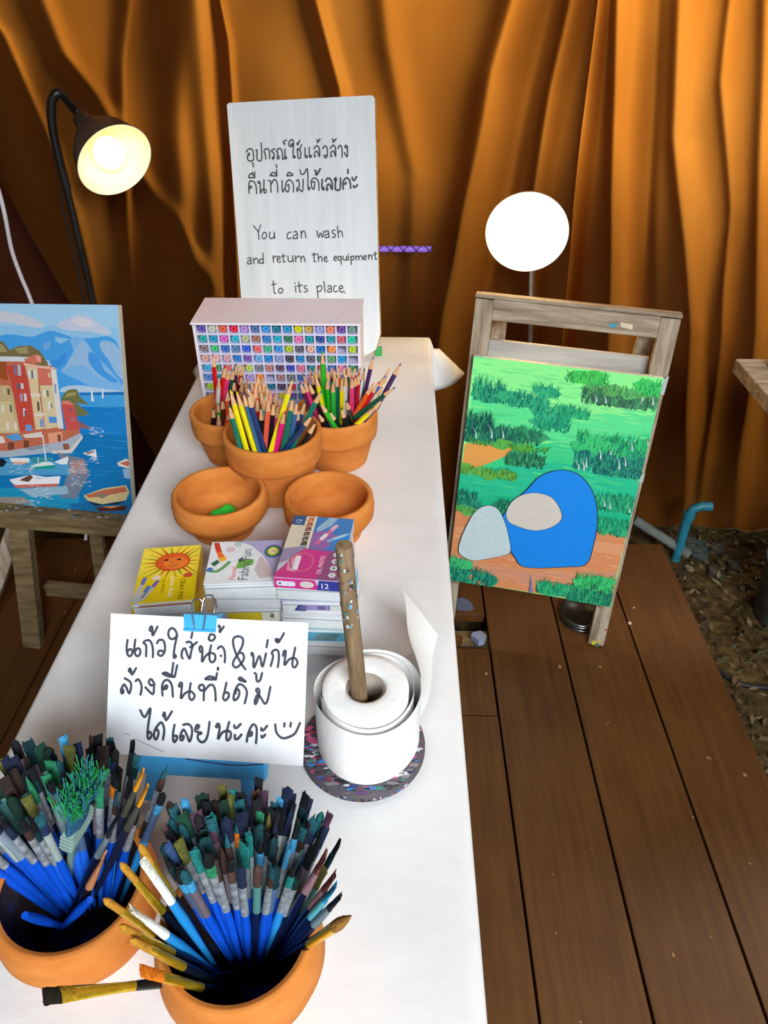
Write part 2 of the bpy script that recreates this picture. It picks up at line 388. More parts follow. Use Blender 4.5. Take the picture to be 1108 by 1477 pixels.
# ------------------------------------------------------------------ traced drawings (metres on each surface)
SHEET_INK=[[(-0.0902,0.1266),(-0.091,0.1185),(-0.0898,0.1114),(-0.087,0.1088),(-0.0843,0.1121),(-0.0849,0.1161),(-0.0877,0.1164),(-0.0897,0.1136)],[(-0.0814,0.1275),(-0.0822,0.118),(-0.081,0.1118),(-0.0782,0.1093),(-0.0752,0.1126),(-0.076,0.1174),(-0.079,0.1177),(-0.0812,0.1145)],[(-0.0685,0.1098),(-0.0689,0.1214),(-0.072,0.1244),(-0.0696,0.1269),(-0.0655,0.1274),(-0.0625,0.1235),(-0.0609,0.1164),(-0.0608,0.1093)],[(-0.0627,0.1387),(-0.0649,0.1379),(-0.0655,0.1403),(-0.0638,0.1429),(-0.0625,0.1405),(-0.062,0.1329),(-0.0568,0.143)],[(-0.0566,0.1247),(-0.0544,0.1283),(-0.0498,0.1281),(-0.0476,0.1224),(-0.0479,0.1153),(-0.0515,0.1111),(-0.0552,0.1131),(-0.0535,0.1168),(-0.0494,0.1161)],[(-0.034,0.1342),(-0.038,0.1305),(-0.0421,0.1307),(-0.0444,0.1355),(-0.0429,0.1405),(-0.0393,0.142),(-0.0355,0.1382),(-0.0348,0.1329),(-0.0367,0.1212),(-0.0373,0.1131),(-0.0367,0.1096),(-0.0347,0.1115),(-0.0364,0.1136)],[(-0.0271,0.1096),(-0.0286,0.1127),(-0.0274,0.119),(-0.0247,0.1204),(-0.0227,0.1156),(-0.0193,0.1096),(-0.0178,0.1177),(-0.0166,0.124),(-0.0195,0.1281),(-0.0236,0.1272)],[(-0.0193,0.1221),(-0.0157,0.1245),(-0.0118,0.1282)],[(-0.0173,0.1382),(-0.0183,0.1323)],[(-0.0075,0.1176),(-0.0088,0.1222),(-0.0067,0.1238),(-0.0052,0.1193),(-0.0053,0.107),(-0.0016,0.1133),(0.0035,0.1171),(0.0088,0.1154),(0.0091,0.1097),(0.006,0.107),(0.0033,0.1094),(0.0027,0.1166),(0.0043,0.1254)],[(0.0014,0.1329),(0.0028,0.1371),(0.007,0.1368),(0.0082,0.1338),(0.0051,0.1305),(0.0017,0.1314),(0.0014,0.1329)],[(0.013,0.1453),(0.0119,0.1465),(0.0124,0.1473),(0.0135,0.1448),(0.0132,0.1401),(0.0176,0.1465)],[(0.0117,0.1222),(0.0153,0.1249),(0.0189,0.1215),(0.0202,0.1144),(0.0201,0.1077)],[(0.0155,0.1149),(0.0158,0.1144)],[(0.0127,0.1012),(0.0128,0.0999)],[(0.0433,0.1013),(0.0373,0.1091),(0.0317,0.1191),(0.0288,0.1281),(0.0291,0.1343),(0.0337,0.1367),(0.039,0.1347),(0.0392,0.1276),(0.0349,0.1182),(0.03,0.1098),(0.0297,0.1047),(0.0334,0.1028),(0.0384,0.1072),(0.0413,0.1134),(0.0396,0.1184),(0.0359,0.1188)],[(0.0501,0.1164),(0.0494,0.1194),(0.0516,0.117),(0.0526,0.1033),(0.0584,0.1168),(0.0619,0.1048),(0.0655,0.1197)],[(0.0668,0.1341),(0.0658,0.1264)],[(0.0712,0.1063),(0.0734,0.1171),(0.0717,0.1206),(0.0752,0.1241),(0.0789,0.1225),(0.0799,0.1154),(0.079,0.1057)],[(0.0758,0.136),(0.0759,0.1335),(0.0785,0.1331),(0.0784,0.1356),(0.0764,0.135),(0.078,0.1321),(0.081,0.1358),(0.0844,0.1425)],[(0.0842,0.1181),(0.0851,0.1228),(0.0872,0.1224),(0.0861,0.1081),(0.0911,0.1144),(0.0972,0.1163),(0.1004,0.1114),(0.0975,0.1061),(0.0948,0.1101),(0.0973,0.1274)],[(-0.0941,0.0725),(-0.0926,0.0699),(-0.0944,0.0675),(-0.0955,0.0715),(-0.0925,0.0775),(-0.0896,0.0745),(-0.0861,0.068),(-0.0841,0.0757),(-0.0857,0.081),(-0.0918,0.0843)],[(-0.0843,0.0927),(-0.0865,0.0917),(-0.0875,0.0939),(-0.0857,0.0953),(-0.0838,0.0887),(-0.0793,0.0961)],[(-0.0792,0.0818),(-0.077,0.084),(-0.0741,0.0816),(-0.0722,0.0755),(-0.0731,0.0674)],[(-0.062,0.0783),(-0.0644,0.0817),(-0.0622,0.0851),(-0.0594,0.0824),(-0.0578,0.0789),(-0.062,0.0783)],[(-0.0583,0.0789),(-0.0582,0.0762),(-0.0593,0.0686),(-0.0679,0.0757)],[(-0.0482,0.0678),(-0.0491,0.0785),(-0.0465,0.084),(-0.042,0.0847),(-0.0381,0.0791),(-0.0365,0.0672)],[(-0.0482,0.075),(-0.0445,0.0792),(-0.0431,0.0775),(-0.0448,0.0752),(-0.0476,0.075)],[(-0.0491,0.0919),(-0.045,0.093),(-0.0394,0.0902),(-0.0352,0.0891),(-0.0421,0.0891),(-0.0486,0.0915)],[(-0.0374,0.1041),(-0.0389,0.0897)],[(-0.033,0.1016),(-0.0352,0.0891)],[(-0.0284,0.0787),(-0.0303,0.0791),(-0.0286,0.0827),(-0.0267,0.081),(-0.0275,0.0659),(-0.0231,0.0715),(-0.0168,0.074),(-0.0121,0.0698),(-0.0146,0.0648),(-0.0179,0.0669),(-0.0181,0.0731),(-0.0171,0.0829)],[(-0.0064,0.0764),(-0.0078,0.079),(-0.0057,0.0817),(-0.0024,0.081),(-0.0023,0.0761),(-0.0059,0.0759)],[(-0.0019,0.0784),(-0.0018,0.0651)],[(-0.0013,0.0753),(0.0039,0.0818),(0.0085,0.0816),(0.0107,0.0755),(0.0116,0.0654)],[(-0.0009,0.0886),(0.0044,0.0916),(0.0109,0.0888),(-0.0004,0.0882)],[(0.012,0.0955),(0.0109,0.0884)],[(0.0129,0.1014),(0.0128,0.0991)],[(0.0228,0.0855),(0.0213,0.077),(0.0198,0.0689),(0.0226,0.0664),(0.0261,0.0711),(0.025,0.075),(0.0219,0.0744)],[(0.044,0.0645),(0.0459,0.0739),(0.0452,0.0792),(0.041,0.0838),(0.0365,0.0844),(0.0331,0.0785),(0.0315,0.0714),(0.0321,0.067),(0.0361,0.0698),(0.0377,0.0761),(0.0353,0.0795),(0.0332,0.0759),(0.0337,0.0746)],[(0.0362,0.0906),(0.0384,0.0921),(0.0426,0.0892),(0.044,0.0879),(0.0372,0.0893)],[(0.0584,0.0759),(0.056,0.0793),(0.0578,0.0812),(0.0596,0.0795),(0.0594,0.0747),(0.057,0.0657),(0.0552,0.0647),(0.0555,0.07),(0.0585,0.0746),(0.0622,0.0704),(0.066,0.0653),(0.069,0.069),(0.0716,0.0837)],[(0.0536,0.0977),(0.0554,0.0965),(0.0561,0.0904),(0.0579,0.0887),(0.0605,0.0915),(0.0619,0.0982)],[(-0.0728,0.0503),(-0.0675,0.043),(-0.0614,0.0532),(-0.063,0.0357),(-0.0636,0.0267),(-0.0629,0.0205),(-0.061,0.0197),(-0.0589,0.0239),(-0.0613,0.0273),(-0.0631,0.0249)],[(-0.0458,0.0197),(-0.0448,0.0296),(-0.047,0.037),(-0.0497,0.0378),(-0.0537,0.0326),(-0.0562,0.0262),(-0.0555,0.0205),(-0.0532,0.0197),(-0.0511,0.0257),(-0.0522,0.03),(-0.0554,0.029)],[(-0.0441,0.0457),(-0.0468,0.0455),(-0.0451,0.0496),(-0.0434,0.0408),(-0.0369,0.051)],[(-0.0334,0.0365),(-0.0347,0.0275),(-0.0343,0.0195),(-0.0325,0.0179),(-0.0299,0.0225),(-0.0309,0.0246),(-0.0341,0.024)],[(-0.0249,0.0245),(-0.0226,0.0247),(-0.0239,0.0206),(-0.0262,0.0209),(-0.0259,0.0271),(-0.0229,0.0318),(-0.019,0.0258),(-0.016,0.0193),(-0.0136,0.027),(-0.0143,0.0349),(-0.0186,0.0382),(-0.0236,0.0369)],[(-0.0074,0.0336),(-0.0057,0.0368),(-0.0081,0.0378),(-0.0098,0.0343),(-0.0096,0.0308),(-0.0027,0.0294),(-0.0067,0.027),(-0.0066,0.023),(-0.0033,0.0196),(0.0012,0.0208),(0.0042,0.028),(0.0057,0.0419)],[(0.0152,0.0371),(0.0129,0.037),(0.0151,0.0407),(0.0172,0.0368),(0.0157,0.0239),(0.02,0.0308),(0.0253,0.0333),(0.0294,0.0322),(0.0296,0.0269),(0.027,0.0232),(0.0252,0.0249),(0.0253,0.0328),(0.0275,0.0431)],[(0.0332,0.0399),(0.0337,0.0373),(0.0365,0.0375),(0.0404,0.0417)],[(0.0345,0.0294),(0.0346,0.0254),(0.0378,0.0256),(0.0417,0.0303)],[(0.0478,0.0231),(0.0489,0.0316),(0.0522,0.0397),(0.0552,0.0421),(0.0581,0.0383),(0.0584,0.0295),(0.058,0.022)],[(0.0494,0.0294),(0.0525,0.03),(0.0533,0.0332),(0.051,0.0339),(0.0502,0.0317)],[(0.0634,0.0386),(0.0635,0.0364),(0.0658,0.0366),(0.0696,0.0415)],[(0.0638,0.0303),(0.0643,0.0285),(0.066,0.0295),(0.0679,0.0318)],[(0.0785,0.0435),(0.0797,0.0361),(0.083,0.0314),(0.088,0.0291),(0.0946,0.0312),(0.1007,0.0355),(0.1056,0.0468)],[(0.0887,0.0454),(0.0884,0.0418)],[(0.0956,0.0462),(0.0951,0.0422)]]
SHEET_PENCIL=[[(-0.0757,0.0178),(-0.0616,0.0124),(-0.0444,0.0063)],[(-0.0898,0.0242),(-0.0844,0.0224)]]
BOARD_INK=[[(-0.1269,0.4465),(-0.1219,0.452),(-0.1148,0.4523),(-0.1113,0.4459),(-0.1117,0.431),(-0.1185,0.4278),(-0.1242,0.4303),(-0.1249,0.4384),(-0.1212,0.444),(-0.1201,0.4411),(-0.1229,0.4389)],[(-0.1148,0.4242),(-0.113,0.4219),(-0.1132,0.4161)],[(-0.1046,0.449),(-0.1021,0.4484),(-0.103,0.4307),(-0.0929,0.4303),(-0.0917,0.4633)],[(-0.0832,0.4305),(-0.0838,0.4414),(-0.0861,0.446),(-0.0825,0.451),(-0.0767,0.4508),(-0.0739,0.4444),(-0.0747,0.4314)],[(-0.0682,0.4317),(-0.0661,0.4345),(-0.0641,0.4321),(-0.0671,0.4299),(-0.0682,0.4317)],[(-0.0642,0.4338),(-0.0638,0.4406),(-0.0692,0.4465),(-0.0645,0.4498),(-0.0613,0.4502)],[(-0.0538,0.4357),(-0.0521,0.4322),(-0.0555,0.4295),(-0.0565,0.4335),(-0.0547,0.4426),(-0.0577,0.445),(-0.0529,0.4504),(-0.0472,0.4491),(-0.0445,0.4411),(-0.0446,0.4285),(-0.0372,0.434),(-0.0361,0.4294),(-0.0392,0.4318),(-0.0382,0.4488)],[(-0.0396,0.4584),(-0.0376,0.46),(-0.0401,0.4607),(-0.0406,0.4641),(-0.034,0.4666)],[(-0.0243,0.4572),(-0.0217,0.4594),(-0.0213,0.4549),(-0.0258,0.4534),(-0.0291,0.4586),(-0.0258,0.4652),(-0.0206,0.4672),(-0.018,0.4615),(-0.02,0.4424),(-0.02,0.431),(-0.0154,0.4326),(-0.0185,0.4344)],[(-0.0102,0.4601),(-0.0091,0.4561),(-0.0042,0.4649)],[(-0.0115,0.4466),(-0.0076,0.4487),(-0.0097,0.4443),(-0.0092,0.4306),(-0.0041,0.4305),(-0.0028,0.4417),(-0.0052,0.4463),(-0.0002,0.4563)],[(0.0071,0.4498),(0.0069,0.4323),(0.0113,0.4305),(0.0114,0.4338),(0.0089,0.4334)],[(0.0169,0.4506),(0.0165,0.4331),(0.0195,0.4301),(0.021,0.4341),(0.0178,0.4336)],[(0.0273,0.4473),(0.0332,0.4527),(0.0387,0.448),(0.0392,0.4305),(0.034,0.4415),(0.0288,0.4394),(0.0279,0.4315),(0.0304,0.4326)],[(0.035,0.465),(0.0368,0.4627),(0.0354,0.4588),(0.042,0.4658)],[(0.0469,0.4466),(0.0522,0.452),(0.057,0.4462),(0.0564,0.4327),(0.0524,0.4278),(0.0494,0.4319),(0.0539,0.4334),(0.0564,0.4316)],[(0.0639,0.4465),(0.0704,0.4524),(0.0752,0.4466),(0.0752,0.4298),(0.0718,0.44),(0.0661,0.4391),(0.0645,0.4302),(0.0671,0.4312)],[(0.069,0.4647),(0.0714,0.4624),(0.07,0.458),(0.0778,0.4649)],[(0.0809,0.4458),(0.0855,0.4518),(0.0897,0.4461),(0.0897,0.4281)],[(0.0978,0.4474),(0.0966,0.4491),(0.0992,0.4513),(0.1022,0.4478),(0.0978,0.4463)],[(0.102,0.4489),(0.101,0.4282),(0.095,0.4369)],[(-0.1266,0.3616),(-0.1269,0.3751),(-0.1242,0.3855),(-0.1201,0.3871),(-0.1119,0.3828),(-0.1093,0.3722),(-0.1092,0.3605)],[(-0.1258,0.3715),(-0.1211,0.3726),(-0.1209,0.3767),(-0.1243,0.375)],[(-0.1255,0.3943),(-0.1239,0.3983),(-0.119,0.4022),(-0.1128,0.3974),(-0.1118,0.3938),(-0.1255,0.394)],[(-0.1155,0.405),(-0.1153,0.3992)],[(-0.1103,0.4048),(-0.1121,0.395)],[(-0.1028,0.3813),(-0.1046,0.3843),(-0.1012,0.3853),(-0.0996,0.3801),(-0.1003,0.3608),(-0.0958,0.3682),(-0.0879,0.368),(-0.087,0.3627),(-0.0916,0.3617),(-0.0917,0.3705),(-0.0903,0.3879)],[(-0.0802,0.3864),(-0.077,0.3863),(-0.0752,0.3827),(-0.0755,0.3623)],[(-0.0735,0.3792),(-0.0684,0.3872),(-0.0632,0.387),(-0.0598,0.3787),(-0.0598,0.3618)],[(-0.0756,0.3967),(-0.0701,0.4023),(-0.0637,0.4009),(-0.0601,0.3956),(-0.0756,0.3967)],[(-0.06,0.4077),(-0.0603,0.3973)],[(-0.06,0.418),(-0.0588,0.4128)],[(-0.0484,0.3853),(-0.0495,0.3668),(-0.0471,0.362),(-0.0448,0.3689)],[(-0.0238,0.3613),(-0.023,0.3752),(-0.0271,0.3835),(-0.0334,0.386),(-0.0403,0.3793),(-0.0417,0.3665),(-0.0361,0.3617),(-0.0329,0.3721),(-0.0346,0.3773),(-0.0373,0.3745)],[(-0.0368,0.3948),(-0.0339,0.4004),(-0.0294,0.4008),(-0.0232,0.3955),(-0.0368,0.3948)],[(-0.0155,0.3831),(-0.0121,0.3859),(-0.0098,0.3806),(-0.0102,0.3713),(-0.0149,0.3692),(-0.0153,0.3622),(-0.0104,0.3667),(-0.0029,0.3618),(0.0001,0.386)],[(-0.0058,0.4058),(-0.0054,0.4),(-0.0011,0.3964),(0.0042,0.3997),(0.0097,0.4081),(0.011,0.3937),(0.0101,0.3764),(0.0109,0.3643),(0.0149,0.3682),(0.0117,0.3695)],[(0.0346,0.3629),(0.0347,0.3791),(0.0292,0.3868),(0.0229,0.3876),(0.0181,0.382),(0.0183,0.3716),(0.0225,0.3651),(0.0254,0.3725),(0.0251,0.3806),(0.0199,0.3796)],[(0.0274,0.4034),(0.0305,0.4011),(0.029,0.3954),(0.0328,0.3958),(0.0397,0.4064)],[(0.0432,0.3846),(0.042,0.3719),(0.043,0.365),(0.0462,0.3637),(0.0457,0.3684)],[(0.0507,0.3809),(0.0548,0.3865),(0.0611,0.3851),(0.0652,0.3769),(0.0647,0.3631),(0.0594,0.3737),(0.0542,0.3727),(0.0525,0.3624),(0.0552,0.3646)],[(0.0739,0.387),(0.0706,0.3837),(0.0743,0.3812),(0.0751,0.3858),(0.073,0.379),(0.0719,0.3664),(0.0743,0.3622),(0.0819,0.3626),(0.0842,0.374),(0.0846,0.386)],[(0.0902,0.3635),(0.0901,0.3773),(0.0967,0.3856),(0.1035,0.3825),(0.1064,0.3733),(0.1068,0.3647)],[(0.0918,0.3738),(0.0963,0.3742),(0.0958,0.3771)],[(0.1016,0.4026),(0.1014,0.3952)],[(0.1112,0.3863),(0.1117,0.3817),(0.1161,0.381),(0.1207,0.3877)],[(0.1133,0.3696),(0.1138,0.3667),(0.1176,0.3666),(0.1222,0.3711)],[(-0.1213,0.2931),(-0.1104,0.2788)],[(-0.1041,0.2941),(-0.1104,0.2788),(-0.1103,0.2632)],[(-0.0974,0.2785),(-0.1026,0.2701),(-0.0999,0.2644),(-0.0935,0.2671),(-0.092,0.2755),(-0.0974,0.2785)],[(-0.0834,0.2781),(-0.0856,0.2683),(-0.0812,0.264),(-0.0747,0.268),(-0.0732,0.2779)],[(-0.0735,0.2737),(-0.0728,0.2646)],[(-0.034,0.2769),(-0.0403,0.2757),(-0.0438,0.2673),(-0.041,0.263),(-0.0338,0.2648)],[(-0.0279,0.2768),(-0.0202,0.2771),(-0.02,0.2625)],[(-0.0204,0.2724),(-0.0283,0.2683),(-0.0286,0.2627),(-0.0202,0.2645)],[(-0.0109,0.2791),(-0.0101,0.2637)],[(-0.0096,0.2735),(-0.0048,0.279),(-0.001,0.2747),(0.0,0.264)],[(0.0264,0.2782),(0.0297,0.2641),(0.0347,0.2738),(0.0388,0.2639),(0.0425,0.2778)],[(0.0454,0.2749),(0.0525,0.2776),(0.054,0.2636)],[(0.0529,0.272),(0.0451,0.268),(0.0464,0.2629),(0.0538,0.265)],[(0.0682,0.2786),(0.0622,0.2773),(0.0626,0.2726),(0.0679,0.2697),(0.0671,0.2641),(0.061,0.2634)],[(0.074,0.2867),(0.0759,0.2631)],[(0.0756,0.2723),(0.0803,0.2769),(0.0841,0.2726),(0.0853,0.2642)],[(-0.1405,0.2224),(-0.1331,0.2237),(-0.1328,0.2107)],[(-0.1328,0.2194),(-0.141,0.2152),(-0.1405,0.21),(-0.1327,0.2121)],[(-0.1263,0.2221),(-0.1262,0.2106)],[(-0.1257,0.2178),(-0.1206,0.2229),(-0.1164,0.219),(-0.116,0.2112)],[(-0.1029,0.2331),(-0.1034,0.211)],[(-0.1034,0.2202),(-0.1101,0.2198),(-0.1127,0.2132),(-0.1082,0.2111),(-0.1036,0.213)],[(-0.0795,0.2269),(-0.0791,0.2125)],[(-0.0786,0.2211),(-0.0733,0.2262),(-0.0711,0.2253)],[(-0.07,0.2181),(-0.063,0.22),(-0.0649,0.2252),(-0.0691,0.223),(-0.0696,0.2152),(-0.0657,0.2123),(-0.0615,0.2142)],[(-0.0559,0.2307),(-0.0547,0.2135),(-0.0515,0.214)],[(-0.0596,0.2251),(-0.0502,0.2263)],[(-0.044,0.2262),(-0.0436,0.2161),(-0.0391,0.2132),(-0.0333,0.2165),(-0.0328,0.2259)],[(-0.033,0.2217),(-0.0313,0.213)],[(-0.0266,0.2258),(-0.026,0.2129)],[(-0.0257,0.2201),(-0.0198,0.2251),(-0.0174,0.2242)],[(-0.0143,0.2241),(-0.0137,0.2121)],[(-0.0133,0.219),(-0.0081,0.2246),(-0.0055,0.2205),(-0.005,0.2125)],[(0.0175,0.2314),(0.0173,0.2135),(0.0204,0.2126)],[(0.013,0.227),(0.0229,0.2285)],[(0.0267,0.2295),(0.0275,0.2125)],[(0.0277,0.219),(0.0325,0.2232),(0.0355,0.2197),(0.0358,0.2123)],[(0.0409,0.2168),(0.0471,0.2186),(0.0448,0.2229),(0.041,0.2202),(0.0414,0.2139),(0.0449,0.2116),(0.0493,0.2137)],[(0.0636,0.2174),(0.0698,0.2196),(0.0677,0.223),(0.0637,0.2203),(0.0644,0.2146),(0.0689,0.2134)],[(0.0799,0.2222),(0.0738,0.2218),(0.0727,0.2161),(0.0766,0.2143),(0.08,0.2171)],[(0.0802,0.2222),(0.0802,0.2052)],[(0.0845,0.2227),(0.0849,0.2164),(0.0888,0.2141),(0.0929,0.2177),(0.093,0.2234)],[(0.0929,0.2205),(0.094,0.214)],[(0.0973,0.2224),(0.0976,0.2139)],[(0.0968,0.2275),(0.0971,0.2267)],[(0.1027,0.2223),(0.1037,0.2042)],[(0.1032,0.2195),(0.1082,0.223),(0.1105,0.2188),(0.108,0.2146),(0.1037,0.2147)],[(0.1143,0.2229),(0.1152,0.2136)],[(0.1151,0.2192),(0.1188,0.2228),(0.1214,0.2191),(0.1216,0.214)],[(0.1217,0.2191),(0.1255,0.2233),(0.1287,0.2198),(0.1292,0.2142)],[(0.1323,0.2178),(0.1384,0.2196),(0.136,0.2233),(0.1324,0.2206),(0.1334,0.2149),(0.1382,0.214)],[(0.1436,0.2243),(0.1443,0.2147)],[(0.1444,0.2203),(0.1481,0.2242),(0.1511,0.2208),(0.1515,0.2151)],[(0.1588,0.2304),(0.1594,0.215),(0.1624,0.2155)],[(0.1547,0.2241),(0.1626,0.2267)],[(-0.0823,0.172),(-0.0814,0.1456),(-0.0777,0.1441)],[(-0.0866,0.1633),(-0.0758,0.1652)],[(-0.0659,0.1556),(-0.071,0.1504),(-0.0688,0.1445),(-0.0624,0.1462),(-0.0607,0.1526),(-0.0659,0.1556)],[(-0.0301,0.1595),(-0.0296,0.1463)],[(-0.0307,0.1662),(-0.0302,0.165)],[(-0.0212,0.1681),(-0.0201,0.1477),(-0.0176,0.1467)],[(-0.0254,0.1594),(-0.0137,0.1613)],[(-0.0029,0.16),(-0.0086,0.1583),(-0.0078,0.1542),(-0.0017,0.1512),(-0.0035,0.1465),(-0.0095,0.1466)],[(0.0211,0.1587),(0.023,0.1324)],[(0.0222,0.1558),(0.0292,0.16),(0.0327,0.1542),(0.0287,0.147),(0.023,0.147)],[(0.0379,0.1686),(0.0401,0.1453)],[(0.0468,0.1569),(0.0537,0.1591),(0.055,0.1451)],[(0.0544,0.1539),(0.0465,0.1496),(0.0478,0.1446),(0.0547,0.1466)],[(0.0669,0.1589),(0.0613,0.1567),(0.0604,0.1485),(0.0649,0.145),(0.069,0.1473)],[(0.0735,0.1513),(0.0816,0.1535),(0.0793,0.1587),(0.0742,0.1559),(0.0746,0.1472),(0.0803,0.1442),(0.0851,0.147)],[(0.0867,0.1424),(0.087,0.1415)]]
BOARD_THAI=47
MEADOW=[((150,255,150),[(-0.2078,0.6142),(0.212,0.6192),(0.2143,0.5468),(-0.204,0.4961)]),((96,235,150),[(-0.2079,0.5214),(-0.0693,0.5191),(0.0668,0.5068),(0.2187,0.5375),(0.2188,0.4512),(-0.207,0.4106)]),((60,215,140),[(-0.2077,0.3942),(-0.0251,0.4208),(0.2124,0.4812),(0.2179,0.3661),(-0.214,0.3094)]),((40,200,150),[(-0.2163,0.3204),(-0.008,0.3747),(0.2136,0.387),(0.2172,0.2998),(-0.2172,0.2392)]),((30,190,140),[(-0.2174,0.251),(0.2128,0.3214),(0.2138,0.2074),(0.1433,0.1948),(-0.2188,0.2033)]),((242,168,84),[(-0.2125,0.3198),(-0.2109,0.3948),(-0.1379,0.4065),(-0.0934,0.4054),(-0.0969,0.3831),(-0.1415,0.3544),(-0.1799,0.3306)]),((226,145,96),[(-0.2163,0.2097),(-0.161,0.2131),(-0.0854,0.2022),(0.1401,0.2119),(0.2133,0.2102),(0.2125,0.0863),(0.2166,0.0034),(-0.2147,-0.0003)]),((232,160,115),[(-0.2092,0.1625),(-0.0291,0.176),(0.216,0.1842),(0.213,0.1537),(-0.024,0.1405),(-0.2108,0.1253)]),((214,150,120),[(-0.2138,0.0744),(-0.0125,0.0616),(0.2115,0.1047),(0.2123,0.0738),(-0.0071,0.0242),(-0.2142,0.0227)])]
CLUMPS=[(-0.1684,0.5391,0.0749,0.055,0.03,(20,140,110),120,0),(-0.0851,0.5259,0.0857,0.0374,0.0251,(20,150,115),90,0),(-0.0386,0.5534,0.0608,0.0294,0.0246,(25,160,115),40,0),(-0.0128,0.4956,0.085,0.0705,0.0301,(15,150,115),130,0),(0.0352,0.5102,0.0698,0.0249,0.02,(20,155,110),60,0),(0.0506,0.5955,0.0907,0.0262,0.0191,(60,200,70),80,0),(0.1284,0.559,0.1663,0.0409,0.0268,(60,105,75),260,0),(0.1306,0.5728,0.1477,0.0239,0.0217,(90,160,80),60,0),(0.1891,0.5898,0.0528,0.0329,0.0235,(50,205,85),70,0),(-0.181,0.4475,0.0645,0.0812,0.0312,(12,85,80),150,0),(-0.1238,0.4319,0.0639,0.0446,0.0263,(20,100,85),110,0),(-0.0626,0.4393,0.0581,0.0416,0.0234,(25,110,80),90,0),(-0.1039,0.4068,0.197,0.0159,0.0135,(90,160,40),70,0),(0.139,0.4207,0.1673,0.0876,0.0387,(15,120,115),330,0),(0.1346,0.444,0.1665,0.0509,0.0309,(40,190,110),90,0),(0.1564,0.3836,0.1122,0.0315,0.0237,(12,105,105),120,0),(-0.061,0.3762,0.0934,0.0348,0.0243,(30,105,75),120,0),(-0.1415,0.3292,0.1366,0.0221,0.0195,(110,170,50),110,0),(-0.1888,0.2468,0.047,0.0519,0.0288,(15,110,100),80,0),(-0.191,0.2184,0.0472,0.0146,0.0147,(90,160,60),30,0),(0.1686,0.2972,0.0857,0.0437,0.0274,(25,150,110),110,0),(0.1789,0.2318,0.0724,0.0421,0.0282,(15,150,110),110,0),(-0.0963,0.2446,0.0307,0.0286,0.0258,(15,100,80),30,0),(-0.1871,0.031,0.0603,0.0699,0.0349,(15,120,105),110,0),(-0.1224,0.0242,0.0541,0.0444,0.0318,(15,120,105),60,0),(0.0753,0.0293,0.1088,0.0342,0.0282,(25,160,110),120,0),(0.1607,0.027,0.1171,0.0588,0.0373,(20,130,95),200,0),(0.1651,0.0676,0.0982,0.0425,0.0306,(45,190,100),80,0),(-0.1959,0.0617,0.049,0.0314,0.0251,(60,190,110),40,0)]
WHITE_BLADES=[[(-0.1981,0.4442),(-0.1844,0.4139)],[(-0.1615,0.4546),(-0.1471,0.4192)],[(-0.1283,0.4486),(-0.1199,0.4231)],[(0.0689,0.5598),(0.0794,0.5413)],[(0.0916,0.5627),(0.1003,0.5415)],[(0.1733,0.5463),(0.1787,0.5642)],[(0.1944,0.576),(0.2031,0.5502)],[(0.0528,0.3947),(0.0694,0.3701)],[(0.0662,0.4021),(0.0818,0.3693)],[(0.0795,0.4095),(0.0851,0.378)],[(0.1474,0.4196),(0.1615,0.3843)],[(0.1725,0.46),(0.1809,0.4351)],[(0.2033,0.4696),(0.2138,0.453)],[(0.1281,0.4326),(0.1358,0.4179)],[(0.1039,0.4343),(0.1144,0.404)],[(0.1636,0.422),(0.1739,0.3943)],[(0.1534,0.3005),(0.16,0.2789)],[(0.196,0.2963),(0.2075,0.2756)],[(0.1381,0.3035),(0.147,0.2824)]]
STONES=[((24,142,240),[(-0.1005,0.1634),(-0.0983,0.1999),(-0.0763,0.2509),(-0.0441,0.2965),(-0.0172,0.3374),(0.0241,0.3604),(0.064,0.3584),(0.098,0.3334),(0.1228,0.2926),(0.1369,0.2348),(0.1391,0.1762),(0.1318,0.1172),(0.0879,0.0996),(-0.015,0.0788),(-0.0483,0.1051),(-0.0775,0.1431)]),((222,212,200),[(-0.0859,0.2258),(-0.0771,0.2566),(-0.0546,0.2805),(-0.0204,0.2918),(0.016,0.2863),(0.0403,0.2617),(0.0504,0.2315),(0.0291,0.2042),(-0.01,0.1884),(-0.0526,0.1929),(-0.0777,0.2035)]),((205,222,225),[(-0.1937,0.0939),(-0.1919,0.1286),(-0.1786,0.18),(-0.1616,0.2189),(-0.1348,0.2382),(-0.1076,0.231),(-0.0856,0.1961),(-0.0689,0.1507),(-0.062,0.1151),(-0.0877,0.0978),(-0.1501,0.0735),(-0.1812,0.0804)])]
TICK=((120,130,190),[(0.0041,0.0037),(0.0015,0.0579),(0.0131,0.0055)])
